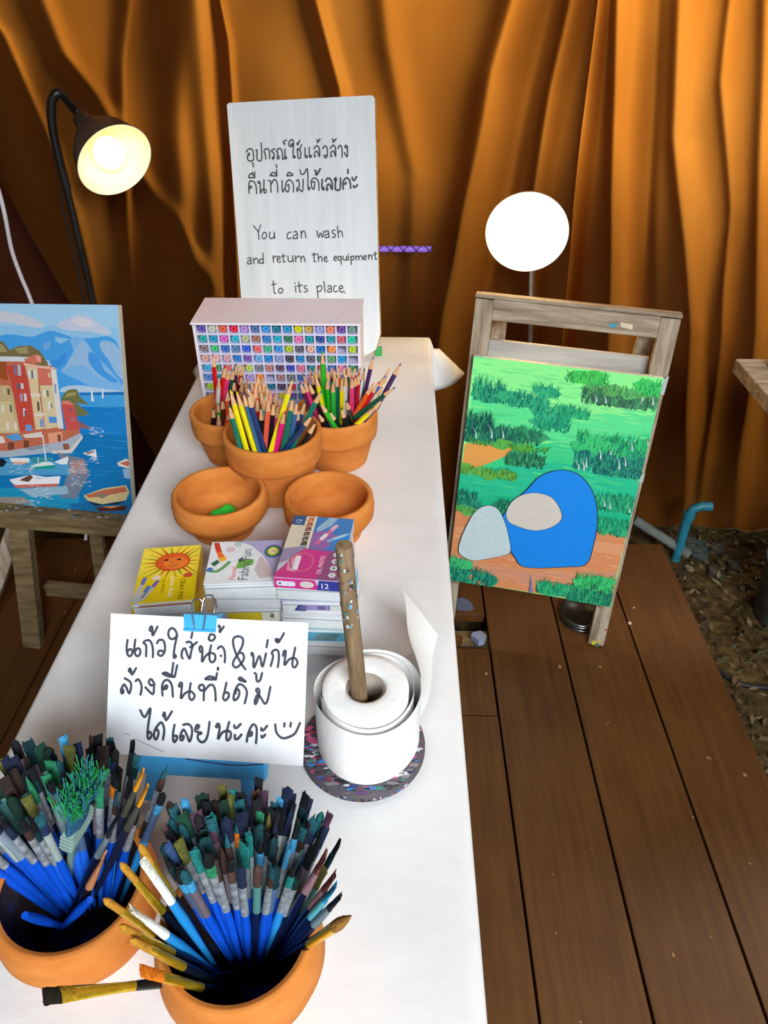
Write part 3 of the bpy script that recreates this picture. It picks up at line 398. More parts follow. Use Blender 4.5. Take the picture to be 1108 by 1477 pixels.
HARBOUR=[((168,214,244),[(-0.6545,0.4883),(0.0053,0.4951),(0.0018,-0.0006),(-0.7521,-0.0394)]),((150,205,242),[(-0.666,0.4259),(-0.1722,0.4387),(0.0063,0.4361),(0.0073,0.4009),(-0.6729,0.3886)]),((214,214,226),[(-0.6579,0.4701),(-0.3276,0.4704),(-0.2639,0.4676),(-0.2175,0.4575),(-0.1836,0.4421),(-0.1925,0.433),(-0.2434,0.4394),(-0.3107,0.4456),(-0.664,0.437)]),((206,212,232),[(-0.1525,0.439),(-0.1236,0.4535),(-0.0993,0.4626),(-0.0686,0.4595),(-0.0469,0.444),(-0.0211,0.4304),(-0.0258,0.4197),(-0.0717,0.4261),(-0.1221,0.4288)]),((226,222,230),[(-0.1202,0.4483),(-0.0921,0.4574),(-0.0693,0.4525),(-0.0549,0.4404),(-0.0863,0.4364)]),((74,166,238),[(-0.6708,0.3998),(-0.3355,0.411),(-0.2701,0.4175),(-0.2146,0.413),(-0.1695,0.427),(-0.1348,0.4197),(-0.1082,0.4113),(-0.073,0.4119),(-0.0185,0.4146),(0.0051,0.3724),(0.0102,0.2894),(-0.157,0.2812),(-0.1736,0.314),(-0.2002,0.3646),(-0.6792,0.3546)]),((130,190,240),[(-0.1202,0.4093),(-0.0886,0.4116),(-0.0608,0.3746),(-0.0284,0.343),(-0.0001,0.3074),(0.0082,0.2894),(-0.0602,0.293),(-0.1057,0.3157),(-0.1513,0.3365),(-0.1126,0.3664)]),((158,196,232),[(-0.1175,0.3771),(-0.0891,0.4063),(-0.0755,0.3851),(-0.0621,0.3602),(-0.0327,0.3393),(-0.0267,0.3176),(-0.0575,0.3242),(-0.0867,0.3489),(-0.1263,0.348),(-0.1433,0.3367)]),((158,196,232),[(-0.0424,0.4071),(-0.012,0.4005),(0.0086,0.3689),(0.0125,0.3186),(-0.0101,0.3289),(-0.0305,0.3645),(-0.0478,0.3892)]),((74,160,236),[(-0.0758,0.3815),(-0.0536,0.3676),(-0.0405,0.3391),(-0.011,0.318),(-0.027,0.314),(-0.0568,0.3314),(-0.0782,0.3563)]),((120,180,236),[(-0.1886,0.3973),(-0.1679,0.4049),(-0.174,0.385),(-0.1882,0.3829)]),((150,200,238),[(-0.1571,0.414),(-0.1202,0.4093),(-0.1449,0.3981),(-0.158,0.405)]),((60,150,232),[(-0.1522,0.3656),(-0.1309,0.3804),(-0.1371,0.3586),(-0.1673,0.3361),(-0.1769,0.3578)]),((190,214,236),[(-0.1471,0.2999),(-0.1067,0.3046),(-0.0519,0.2987),(-0.0051,0.2945),(0.0102,0.2894),(-0.1087,0.2843),(-0.1566,0.2849)]),((70,165,228),[(-0.6942,0.2732),(0.0124,0.2924),(0.0123,0.2564),(-0.7021,0.231)]),((20,130,205),[(-0.7006,0.2389),(0.0125,0.2583),(0.0109,0.1553),(-0.7213,0.127)]),((8,120,185),[(-0.7138,0.1674),(0.0114,0.1931),(0.0022,-0.0014),(-0.7522,-0.0403)]),((30,150,190),[(-0.7396,0.0281),(-0.2135,0.0564),(-0.1325,0.0364),(-0.1447,-0.0041),(-0.7521,-0.0394)]),((20,110,165),[(-0.159,0.0192),(0.0025,0.035),(0.0022,-0.0014),(-0.1661,-0.0101)]),((24,116,190),[(-0.1085,0.2862),(0.0125,0.2939),(0.0119,0.2858),(-0.1089,0.2817)]),((128,112,72),[(-0.6729,0.3886),(-0.2882,0.401),(-0.2745,0.3813),(-0.2533,0.3907),(-0.2209,0.3931),(-0.1983,0.3809),(-0.1813,0.3541),(-0.1821,0.3468),(-0.6827,0.3356)]),((170,160,110),[(-0.6736,0.3848),(-0.293,0.3954),(-0.279,0.3775),(-0.6778,0.3622)]),((168,152,104),[(-0.262,0.3851),(-0.2291,0.3912),(-0.227,0.3749),(-0.2512,0.3744)]),((120,118,66),[(-0.1561,0.27),(-0.14,0.2909),(-0.1156,0.2952),(-0.1092,0.2788),(-0.091,0.2608),(-0.1187,0.2637),(-0.0927,0.2421),(-0.0952,0.2364),(-0.1216,0.2337),(-0.152,0.2515)]),((168,160,96),[(-0.1405,0.2853),(-0.1161,0.2897),(-0.121,0.2803),(-0.1455,0.2759)]),((120,116,80),[(-0.1221,0.2487),(-0.0929,0.2402),(-0.1055,0.2342),(-0.1258,0.2317)]),((150,100,100),[(-0.1186,0.2225),(-0.0918,0.2083),(-0.0861,0.2048),(-0.1245,0.2035)]),((205,110,82),[(-0.6799,0.3508),(-0.2406,0.3619),(-0.2143,0.346),(-0.1645,0.3435),(-0.1695,0.2771),(-0.1667,0.1868),(-0.2871,0.1438),(-0.7213,0.127)]),((168,84,40),[(-0.6806,0.347),(-0.2858,0.3555),(-0.2873,0.3111),(-0.3071,0.3162),(-0.6891,0.3011)]),((222,226,232),[(-0.6781,0.3603),(-0.2601,0.367),(-0.2406,0.3619),(-0.2412,0.3564),(-0.2818,0.3556),(-0.6799,0.3508)]),((226,120,95),[(-0.2408,0.3601),(-0.2112,0.3734),(-0.1957,0.3683),(-0.1966,0.3537),(-0.2213,0.355)]),((240,170,150),[(-0.2094,0.3716),(-0.1965,0.369),(-0.1986,0.3573),(-0.207,0.3571)]),((205,180,130),[(-0.6919,0.2857),(-0.2845,0.3001),(-0.277,0.2778),(-0.2699,0.1831),(-0.3131,0.17),(-0.7168,0.1513)]),((222,198,150),[(-0.6991,0.2467),(-0.285,0.2626),(-0.2773,0.1906),(-0.7138,0.1674)]),((208,76,62),[(-0.2892,0.3444),(-0.2421,0.3491),(-0.2336,0.2828),(-0.2329,0.1998),(-0.271,0.1908),(-0.2763,0.2666),(-0.2791,0.3113)]),((232,205,160),[(-0.2385,0.3455),(-0.2086,0.3425),(-0.2112,0.2834),(-0.2061,0.2007),(-0.2292,0.1961),(-0.232,0.2791),(-0.2338,0.3162)]),((222,120,100),[(-0.2086,0.3425),(-0.1647,0.3417),(-0.1668,0.3031),(-0.2069,0.3039)]),((246,190,170),[(-0.2416,0.3535),(-0.2139,0.349),(-0.1644,0.3442),(-0.165,0.3391),(-0.2146,0.3431),(-0.2423,0.3472)]),((225,205,160),[(-0.2071,0.3021),(-0.1748,0.3029),(-0.1648,0.2059),(-0.2043,0.1988)]),((232,226,220),[(-0.1757,0.3396),(-0.1621,0.3399),(-0.157,0.2023),(-0.1713,0.2019)]),((214,84,78),[(-0.1569,0.2626),(-0.1252,0.2579),(-0.1171,0.1961),(-0.1504,0.1874)]),((235,130,120),[(-0.1565,0.2663),(-0.1382,0.2687),(-0.1232,0.258),(-0.1551,0.2607)]),((130,120,150),[(-0.2687,0.3467),(-0.2615,0.3457),(-0.2624,0.3247),(-0.2697,0.3245)]),((190,190,205),[(-0.2583,0.3487),(-0.2503,0.3478),(-0.2516,0.3231),(-0.2598,0.3229)]),((225,230,235),[(-0.2335,0.3364),(-0.2279,0.3355),(-0.2283,0.3182),(-0.234,0.318)]),((120,110,120),[(-0.2254,0.3366),(-0.2207,0.3356),(-0.221,0.3183),(-0.2259,0.3182)]),((225,230,235),[(-0.2181,0.3368),(-0.2134,0.3358),(-0.2137,0.3185),(-0.2186,0.3184)]),((110,100,120),[(-0.2654,0.3061),(-0.2582,0.3052),(-0.2581,0.2922),(-0.2655,0.292)]),((225,220,225),[(-0.2552,0.3064),(-0.2488,0.3054),(-0.2488,0.2924),(-0.2553,0.2922)]),((170,160,180),[(-0.2602,0.282),(-0.2538,0.2811),(-0.2542,0.2635),(-0.2608,0.2633)]),((225,220,225),[(-0.2499,0.2823),(-0.2435,0.2814),(-0.2439,0.2638),(-0.2505,0.2636)]),((240,235,235),[(-0.2562,0.2465),(-0.2498,0.2455),(-0.2502,0.2277),(-0.2568,0.2275)]),((90,90,130),[(-0.2538,0.2428),(-0.2498,0.2418),(-0.2498,0.2277),(-0.2539,0.2276)]),((240,240,235),[(-0.2002,0.2911),(-0.1947,0.2901),(-0.1946,0.2764),(-0.2003,0.2762)]),((90,110,90),[(-0.1913,0.2914),(-0.1866,0.2904),(-0.1865,0.2766),(-0.1913,0.2765)]),((236,230,215),[(-0.1909,0.2653),(-0.1829,0.2644),(-0.1832,0.2468),(-0.1913,0.2466)]),((100,110,100),[(-0.184,0.2618),(-0.1809,0.2607),(-0.1806,0.2488),(-0.1838,0.2487)]),((90,90,70),[(-0.2186,0.2645),(-0.213,0.2635),(-0.2138,0.2421),(-0.2195,0.2419)]),((210,200,170),[(-0.3019,0.2921),(-0.2963,0.2912),(-0.2964,0.2773),(-0.3021,0.2771)]),((110,90,70),[(-0.2916,0.2924),(-0.2852,0.2915),(-0.2853,0.2776),(-0.2918,0.2774)]),((236,230,215),[(-0.3108,0.2543),(-0.306,0.2533),(-0.3065,0.2355),(-0.3115,0.2353)]),((110,110,100),[(-0.2901,0.2549),(-0.2845,0.2539),(-0.285,0.2361),(-0.2908,0.2359)]),((235,230,220),[(-0.3036,0.2127),(-0.2979,0.2117),(-0.2985,0.1937),(-0.3043,0.1935)]),((235,230,220),[(-0.2828,0.2134),(-0.2771,0.2124),(-0.2776,0.1944),(-0.2835,0.1942)]),((150,160,190),[(-0.1704,0.3067),(-0.1657,0.3057),(-0.1663,0.2846),(-0.1711,0.2845)]),((110,160,220),[(-0.2545,0.2086),(-0.2381,0.208),(-0.2381,0.1938),(-0.2546,0.1933)]),((120,160,220),[(-0.2159,0.2231),(-0.2078,0.2223),(-0.2082,0.2044),(-0.2164,0.2041)]),((80,150,225),[(-0.1928,0.2296),(-0.1725,0.2291),(-0.1724,0.2151),(-0.1928,0.2144)]),((120,90,120),[(-0.1399,0.2519),(-0.1327,0.251),(-0.1318,0.2446),(-0.139,0.2444)]),((150,130,150),[(-0.1381,0.2294),(-0.1301,0.2285),(-0.1291,0.2222),(-0.1372,0.2219)]),((240,200,150),[(-0.1837,0.3321),(-0.1774,0.3311),(-0.1769,0.3213),(-0.1833,0.3211)]),((240,230,220),[(-0.1715,0.3342),(-0.1676,0.3332),(-0.1674,0.3196),(-0.1714,0.3195)]),((110,90,70),[(-0.3354,0.2875),(-0.3273,0.2866),(-0.3279,0.2689),(-0.3362,0.2687)]),((230,220,200),[(-0.3603,0.2868),(-0.3522,0.2859),(-0.3529,0.2682),(-0.3612,0.2679)]),((236,230,215),[(-0.3414,0.242),(-0.3332,0.2411),(-0.3338,0.2232),(-0.3422,0.2229)]),((100,100,100),[(-0.3748,0.241),(-0.3666,0.2401),(-0.3673,0.2221),(-0.3757,0.2218)]),((230,220,200),[(-0.4042,0.2705),(-0.3959,0.2696),(-0.3973,0.2479),(-0.4057,0.2477)]),((110,90,70),[(-0.4367,0.2772),(-0.4268,0.2763),(-0.4282,0.2546),(-0.4384,0.2543)]),((225,225,230),[(-0.3286,0.3398),(-0.3189,0.3389),(-0.3195,0.3215),(-0.3294,0.3213)]),((120,110,130),[(-0.3698,0.3389),(-0.36,0.338),(-0.3607,0.3205),(-0.3707,0.3203)]),((236,222,205),[(-0.2336,0.2828),(-0.2092,0.2834),(-0.208,0.276),(-0.2324,0.2753)]),((236,222,205),[(-0.231,0.234),(-0.2019,0.2387),(-0.2007,0.2312),(-0.2296,0.2284)]),((200,110,80),[(-0.7138,0.1674),(-0.2777,0.1867),(-0.1983,0.1971),(-0.1168,0.1999),(-0.1158,0.1886),(-0.1609,0.164),(-0.317,0.1387),(-0.722,0.123)]),((90,160,215),[(-0.3118,0.1797),(-0.2736,0.1868),(-0.265,0.1717),(-0.2926,0.1669)]),((230,215,205),[(-0.2657,0.1833),(-0.2152,0.1927),(-0.2125,0.1794),(-0.2583,0.1758)]),((235,220,215),[(-0.3494,0.1803),(-0.3163,0.1776),(-0.3119,0.1623),(-0.3482,0.157)]),((120,70,50),[(-0.3056,0.1625),(-0.2886,0.1651),(-0.2908,0.1475),(-0.3078,0.1449)]),((120,70,50),[(-0.2631,0.1699),(-0.2507,0.1703),(-0.2506,0.1529),(-0.2654,0.1504)]),((240,160,130),[(-0.1991,0.1895),(-0.1619,0.1946),(-0.1622,0.1717),(-0.1977,0.1646)]),((130,80,60),[(-0.1749,0.1865),(-0.1667,0.1875),(-0.1663,0.1715),(-0.1747,0.1693)]),((176,186,200),[(-0.722,0.123),(-0.3038,0.1431),(-0.2229,0.1598),(-0.1601,0.1717),(-0.1175,0.1923),(-0.1099,0.1869),(-0.142,0.1494),(-0.1917,0.1436),(-0.3058,0.1274),(-0.7258,0.1026)]),((140,150,165),[(-0.2654,0.1504),(-0.2188,0.1599),(-0.1983,0.1588),(-0.2453,0.1454)]),((150,90,70),[(-0.1628,0.1659),(-0.1484,0.1664),(-0.1461,0.1492),(-0.1625,0.1486)]),((226,214,205),[(-0.1957,0.1454),(-0.1457,0.1531),(-0.112,0.1868),(-0.1105,0.1812),(-0.1426,0.1436),(-0.1921,0.1405)]),((120,130,150),[(-0.1794,0.1441),(-0.1111,0.1313),(-0.1025,0.0929),(-0.1412,0.032),(-0.1825,0.034),(-0.1602,0.0904)]),((180,140,135),[(-0.1484,0.1259),(-0.1115,0.1274),(-0.1103,0.0964),(-0.1515,0.0947)]),((80,160,205),[(-0.7258,0.1026),(-0.2559,0.1255),(-0.1533,0.118),(-0.1519,0.0907),(-0.7334,0.0614)]),((60,150,160),[(-0.247,0.1298),(-0.193,0.1319),(-0.1897,0.1243),(-0.2488,0.1141)]),((150,185,205),[(-0.29,0.0489),(-0.163,0.0627),(-0.1608,0.043),(-0.2584,0.0304)]),((150,140,130),[(-0.387,0.0242),(-0.2796,0.0294),(-0.2603,0.0142),(-0.3464,0.0059)]),((240,240,240),[(-0.306,0.1255),(-0.2535,0.1276),(-0.2548,0.1169),(-0.2869,0.1105),(-0.3028,0.1177)]),((230,170,150),[(-0.3029,0.1166),(-0.2568,0.1176),(-0.27,0.1112),(-0.2952,0.111)]),((20,30,40),[(-0.7258,0.1026),(-0.3232,0.1228),(-0.3136,0.1153),(-0.3257,0.103),(-0.7296,0.0821)]),((20,160,150),[(-0.2539,0.106),(-0.1886,0.1146),(-0.1897,0.1048),(-0.2441,0.1005)]),((225,235,230),[(-0.2537,0.108),(-0.2192,0.1192),(-0.1984,0.12),(-0.1888,0.1134),(-0.2499,0.105)]),((235,240,240),[(-0.214,0.1851),(-0.2111,0.1852),(-0.2098,0.1215),(-0.2127,0.1214)]),((225,235,240),[(-0.2312,0.1304),(-0.2291,0.1305),(-0.2306,0.1168),(-0.2327,0.1167)]),((235,240,245),[(-0.1901,0.1204),(-0.1536,0.1354),(-0.1523,0.1277),(-0.1576,0.1159),(-0.1741,0.1152)]),((240,238,236),[(-0.1139,0.1447),(-0.0805,0.1556),(-0.079,0.1365),(-0.1002,0.1395)]),((150,120,110),[(-0.1076,0.1469),(-0.0849,0.1516),(-0.0854,0.1458),(-0.102,0.1425)]),((242,240,242),[(-0.3126,0.0718),(-0.252,0.0864),(-0.2149,0.0821),(-0.1771,0.0865),(-0.1834,0.0657),(-0.2893,0.055),(-0.3053,0.0622)]),((214,110,90),[(-0.308,0.0581),(-0.1832,0.0677),(-0.1881,0.0608),(-0.2939,0.0515)]),((110,70,60),[(-0.2874,0.071),(-0.2562,0.0862),(-0.2485,0.0806),(-0.2625,0.0681)]),((150,190,220),[(-0.2422,0.0809),(-0.2277,0.0796),(-0.2279,0.0776),(-0.2426,0.0769)]),((235,225,210),[(-0.0287,0.125),(-0.0058,0.1355),(0.0155,0.1268),(0.0169,0.1192),(-0.0036,0.1126),(-0.0253,0.1175)]),((200,110,80),[(-0.0228,0.1241),(-0.0022,0.1311),(0.0126,0.1248),(-0.0032,0.1172)]),((235,235,230),[(0.0047,0.1417),(0.0071,0.1418),(0.0068,0.1284),(0.004,0.1283)]),((150,190,220),[(-0.0158,0.1102),(0.0165,0.1134),(0.0104,0.0862),(-0.0135,0.089)]),((222,200,140),[(-0.1217,0.0409),(-0.0686,0.0611),(-0.0108,0.0716),(-0.0033,0.0544),(-0.0138,0.0342),(-0.0761,0.0213),(-0.1125,0.0286)]),((200,110,80),[(-0.1176,0.0411),(-0.0689,0.0572),(-0.0132,0.0676),(-0.008,0.0561),(-0.0744,0.0412),(-0.1078,0.0352)]),((150,130,110),[(-0.0907,0.0424),(-0.0737,0.0491),(-0.0535,0.0461),(-0.0749,0.0352)]),((30,40,50),[(-0.1147,0.0273),(-0.0762,0.0201),(-0.016,0.0322),(-0.035,0.0233),(-0.093,0.0165)]),((90,40,30),[(-0.0934,0.0125),(-0.0108,0.0206),(-0.0199,0.0082),(-0.086,0.0029)]),((240,150,90),[(-0.0767,0.0153),(-0.0271,0.0197),(-0.0523,0.0125)]),((240,242,245),[(-0.0799,0.2943),(-0.0767,0.2944),(-0.0743,0.2687),(-0.0803,0.2685)]),((235,238,242),[(-0.0519,0.2987),(-0.0495,0.2988),(-0.049,0.2768),(-0.0538,0.2766)])]
RIPPLES=[(-0.1557,0.0945,0.0536,0.0313,60),(-0.257,0.0425,0.0548,0.016,40),(-0.0982,0.1395,0.0204,0.0174,25),(-0.0039,0.1087,0.0181,0.0136,15),(-0.0929,0.197,0.0403,0.0113,25),(-0.3092,0.0997,0.0632,0.0119,30),(-0.3029,0.0121,0.0639,0.0122,25)]
FOLDS=[(0.035,0.012,[(-0.436,1.448),(-0.426,1.362),(-0.43,1.24),(-0.459,0.965)]),(0.04,0.02,[(-0.205,1.448),(-0.152,1.256),(-0.133,0.967),(-0.132,0.599)]),(0.1,0.045,[(0.288,1.448),(0.246,1.288),(0.23,1.16),(0.19,0.912),(0.146,0.601)]),(-0.05,0.04,[(0.338,1.448),(0.305,1.226),(0.274,0.968),(0.231,0.602)]),(0.055,0.025,[(0.421,1.448),(0.395,1.257),(0.378,0.987),(0.412,0.603)]),(0.08,0.013,[(0.495,1.448),(0.497,1.257),(0.505,0.969),(0.525,0.558)]),(0.09,0.036,[(0.553,1.448),(0.583,1.226),(0.617,0.97),(0.677,0.605)]),(-0.04,0.03,[(0.595,1.448),(0.638,1.145),(0.741,0.605)]),(0.05,0.03,[(0.683,1.448),(0.739,1.145),(0.829,0.876),(0.91,0.606)]),(0.04,0.03,[(0.882,1.448),(0.959,1.146),(1.099,0.608)]),(0.045,0.03,[(-1.045,1.448),(-0.999,1.376),(-0.953,1.157),(-0.926,0.963),(-0.92,0.688)]),(0.05,0.045,[(-0.543,1.448),(-0.593,1.142),(-0.623,0.869),(-0.606,0.596)]),(0.03,0.02,[(-0.653,1.448),(-0.697,1.317),(-0.736,1.141)]),(0.06,0.04,[(-0.516,1.091),(-0.536,0.869),(-0.573,0.596)]),(0.02,0.03,[(-0.028,1.362),(0.049,1.058),(0.039,0.6)]),(0.03,0.03,[(-0.875,1.448),(-0.853,1.332),(-0.785,1.239)]),(0.025,0.02,[(0.82,1.274),(0.918,0.971),(0.994,0.607)])]
PENCILS=[('M','teal',0.16,[-0.2422,1.0401,0.8028,-0.257,1.0288,0.9617]),('M','yellow',0.175,[-0.2316,1.0388,0.8095,-0.2535,1.0356,0.9831]),('M','yellow',0.175,[-0.2167,1.0377,0.8117,-0.2424,1.0282,0.9845]),('M','blue',0.175,[-0.2091,1.0383,0.8111,-0.2327,1.0268,0.9841]),('M','navy',0.175,[-0.2012,1.0371,0.8125,-0.2242,1.0203,0.9851]),('M','lteal',0.175,[-0.2352,1.0582,0.7867,-0.2068,1.0648,0.9593]),('M','coral',0.175,[-0.2245,1.048,0.8005,-0.1945,1.0325,0.9722]),('M','black',0.175,[-0.2191,1.0486,0.786,-0.1902,1.0474,0.9586]),('M','pink',0.175,[-0.2228,1.0577,0.7739,-0.1861,1.0647,0.9449]),('M','hotpink',0.175,[-0.2164,1.0471,0.7931,-0.1689,1.0158,0.9586]),('M','yellow',0.175,[-0.2152,1.0285,0.8352,-0.1567,1.0359,1.0]),('M','teal',0.175,[-0.199,1.0469,0.8031,-0.1574,1.0346,0.9726]),('M','blue',0.175,[-0.1913,1.0495,0.7897,-0.1532,1.0469,0.9604]),('M','navy',0.175,[-0.1942,1.0492,0.7831,-0.1431,1.0687,0.9493]),('M','navy',0.15,[-0.2111,1.0444,0.8291,-0.1262,1.019,0.9501]),('M','teal',0.175,[-0.1927,1.0433,0.8282,-0.1123,1.0371,0.9835]),('M','black',0.13,[-0.1904,1.0505,0.8054,-0.1261,1.0576,0.9181]),('M','red',0.175,[-0.2292,1.0712,0.7779,-0.2313,1.1022,0.9501]),('M','red',0.175,[-0.2302,1.0634,0.774,-0.2228,1.0822,0.9479]),('M','black',0.15,[-0.2167,1.0482,0.7936,-0.2143,1.0605,0.9431]),('M','maroon',0.175,[-0.1925,1.0892,0.774,-0.1524,1.0578,0.9414]),('M','teal',0.175,[-0.2296,1.0537,0.779,-0.2431,1.0796,0.9515]),('M','white',0.175,[-0.2292,1.0651,0.7839,-0.2386,1.0952,0.956]),('M','wood',0.175,[-0.2142,1.0852,0.7895,-0.2373,1.1177,0.9599]),('M','wood',0.175,[-0.2152,1.0876,0.7904,-0.2313,1.1235,0.9609]),('M','wood',0.175,[-0.2119,1.0788,0.7862,-0.2231,1.1126,0.9575]),('M','wood',0.175,[-0.2143,1.0863,0.7898,-0.2178,1.1246,0.9605]),('M','wood',0.175,[-0.2116,1.0737,0.7843,-0.2103,1.109,0.9557]),('M','orange',0.175,[-0.2161,1.0928,0.7925,-0.221,1.1325,0.9629]),('M','orange',0.175,[-0.2178,1.0957,0.7939,-0.2294,1.1355,0.9639]),('M','orange',0.175,[-0.2101,1.0769,0.7855,-0.2314,1.1068,0.9566]),('M','wood',0.175,[-0.2111,1.0654,0.7807,-0.2034,1.0981,0.9524]),('M','wood',0.175,[-0.2082,1.0613,0.7783,-0.2094,1.0918,0.9506]),('M','wood',0.175,[-0.2076,1.0674,0.7807,-0.2189,1.097,0.9529]),('M','wood',0.175,[-0.2126,1.053,0.776,-0.1951,1.0836,0.9474]),('M','wood',0.175,[-0.2168,1.0529,0.7779,-0.1861,1.0838,0.9474]),('M','orange',0.175,[-0.2222,1.0502,0.7796,-0.1767,1.0793,0.9461]),('M','wood',0.175,[-0.2134,1.061,0.7795,-0.1937,1.0921,0.9506]),('M','wood',0.175,[-0.2048,1.0713,0.7833,-0.2365,1.0948,0.9538]),('M','wood',0.175,[-0.2089,1.0777,0.7872,-0.2445,1.1041,0.9565]),('L','red',0.19,[-0.3208,1.1836,0.7754,-0.3203,1.2189,0.9621]),('L','white',0.175,[-0.3435,1.2382,0.7736,-0.3051,1.179,0.9337]),('L','red',0.175,[-0.3446,1.2062,0.7742,-0.2984,1.2128,0.9429]),('L','pink',0.175,[-0.3389,1.2293,0.7738,-0.2914,1.2064,0.9406]),('L','red',0.175,[-0.3309,1.1653,0.7739,-0.3163,1.2685,0.9145]),('L','dgreen',0.175,[-0.3353,1.2269,0.7737,-0.2833,1.2084,0.9398]),('L','purple',0.175,[-0.3025,1.1772,0.7742,-0.2945,1.2772,0.9176]),('L','red',0.175,[-0.3247,1.217,0.774,-0.2682,1.2268,0.9393]),('L','black',0.175,[-0.3126,1.2316,0.7744,-0.2771,1.1701,0.9343]),('L','white',0.175,[-0.3058,1.1681,0.7727,-0.291,1.2795,0.9069]),('L','black',0.12,[-0.3406,1.2013,0.7737,-0.3181,1.1638,0.8854]),('L','green',0.13,[-0.3273,1.223,0.7735,-0.3114,1.1706,0.8914]),('L','white',0.11,[-0.3275,1.2016,0.7742,-0.31,1.1579,0.8736]),('L','brown',0.14,[-0.3227,1.2107,0.7745,-0.2995,1.1609,0.9032]),('L','orange',0.15,[-0.3214,1.2082,0.7742,-0.2901,1.1701,0.9159]),('L','orange',0.12,[-0.3279,1.1869,0.7744,-0.2871,1.1595,0.8839]),('L','black',0.175,[-0.3102,1.2499,0.7737,-0.268,1.1933,0.9338]),('L','wood',0.175,[-0.3092,1.2687,0.7744,-0.2597,1.1963,0.9258]),('L','wood',0.175,[-0.3079,1.2433,0.7741,-0.2642,1.1753,0.9293]),('L','maroon',0.15,[-0.3118,1.2085,0.7739,-0.2833,1.1735,0.9169]),('R','green',0.21,[-0.1321,1.2173,0.7743,-0.1249,1.186,0.9818]),('R','green',0.175,[-0.123,1.2283,0.7736,-0.1175,1.1713,0.939]),('R','lgreen',0.175,[-0.1154,1.2245,0.7742,-0.1073,1.1616,0.9373]),('R','teal',0.175,[-0.1048,1.2138,0.7738,-0.1008,1.1741,0.9442]),('R','yellow',0.175,[-0.1005,1.2102,0.7737,-0.0918,1.1612,0.9415]),('R','white',0.175,[-0.0966,1.2279,0.7737,-0.0859,1.1799,0.9416]),('R','pink',0.175,[-0.0832,1.2062,0.7738,-0.0745,1.1686,0.9445]),('R','maroon',0.175,[-0.0831,1.225,0.7744,-0.0691,1.1783,0.9425]),('R','red',0.175,[-0.0789,1.2199,0.7743,-0.0633,1.1824,0.9445]),('R','black',0.175,[-0.084,1.1686,0.7697,-0.0566,1.2475,0.9235]),('R','purple',0.185,[-0.0824,1.1947,0.7774,-0.0396,1.2312,0.9536]),('R','purple',0.19,[-0.0785,1.194,0.7802,0.0093,1.2175,0.9471]),('R','ochre',0.185,[-0.0943,1.1819,0.774,-0.0102,1.2325,0.9308]),('R','cobalt',0.18,[-0.1016,1.2029,0.774,-0.0171,1.1969,0.9328]),('R','red',0.175,[-0.1181,1.1696,0.7766,-0.0278,1.1911,0.925]),('R','orange',0.175,[-0.1235,1.1641,0.7754,-0.0372,1.1822,0.9266]),('R','cream',0.175,[-0.1141,1.164,0.774,-0.0194,1.1948,0.918]),('R','dgreen',0.175,[-0.133,1.1704,0.8124,0.0,1.1652,0.926]),('R','yellow',0.13,[-0.1146,1.161,0.8074,-0.0303,1.1388,0.9038]),('R','purple',0.14,[-0.1044,1.1603,0.799,-0.0211,1.1504,0.911]),('R','black',0.175,[-0.0638,1.1998,0.7745,-0.0825,1.1147,0.9262]),('R','black',0.14,[-0.0751,1.1772,0.7744,-0.0922,1.1301,0.9052]),('R','green',0.15,[-0.078,1.1721,0.7866,-0.1271,1.1209,0.9188]),('R','pink',0.175,[-0.1193,1.1955,0.774,-0.1564,1.1585,0.9409]),('R','black',0.175,[-0.0968,1.1687,0.7739,-0.1489,1.1545,0.9404]),('R','yellow',0.175,[-0.1164,1.1961,0.7742,-0.1371,1.1698,0.946]),('R','black',0.175,[-0.1242,1.2194,0.7739,-0.1456,1.1828,0.9437]),('R','maroon',0.175,[-0.1252,1.1969,0.7743,-0.1631,1.1552,0.9399]),('R','grey',0.175,[-0.1134,1.1603,0.7722,-0.1246,1.2518,0.921]),('R','red',0.175,[-0.1024,1.1593,0.7729,-0.1121,1.252,0.921]),('R','dgreen',0.175,[-0.0998,1.1746,0.7736,-0.0854,1.2692,0.9201]),('R','blue',0.175,[-0.1033,1.2484,0.7731,-0.0913,1.189,0.9373]),('R','black',0.14,[-0.0966,1.1913,0.7735,-0.1327,1.1302,0.8942]),('R','black',0.14,[-0.0709,1.1847,0.7744,-0.1139,1.1326,0.8971]),('R','wood',0.175,[-0.105,1.1784,0.7737,-0.1597,1.2706,0.912]),('R','brown',0.175,[-0.1061,1.1796,0.7738,-0.1507,1.2721,0.9155]),('R','wood',0.175,[-0.103,1.1715,0.7745,-0.1423,1.2746,0.9103]),('R','brown',0.175,[-0.1031,1.174,0.7741,-0.1191,1.2762,0.9153]),('R','orange',0.175,[-0.102,1.1717,0.7738,-0.1064,1.2766,0.9138]),('R','navy',0.175,[-0.1013,1.1732,0.7742,-0.0949,1.2766,0.9153]),('R','wood',0.175,[-0.1012,1.1674,0.7742,-0.0835,1.2766,0.9099]),('R','brown',0.175,[-0.1001,1.1742,0.7742,-0.0744,1.2753,0.9147]),('R','maroon',0.175,[-0.1004,1.1735,0.7736,-0.0654,1.2739,0.9126]),('R','brown',0.175,[-0.098,1.1741,0.7744,-0.1727,1.2672,0.9024]),('R','wood',0.175,[-0.1012,1.1666,0.7737,-0.1322,1.2752,0.9074]),('R','orange',0.175,[-0.1016,1.1615,0.7744,-0.0913,1.277,0.9055])]
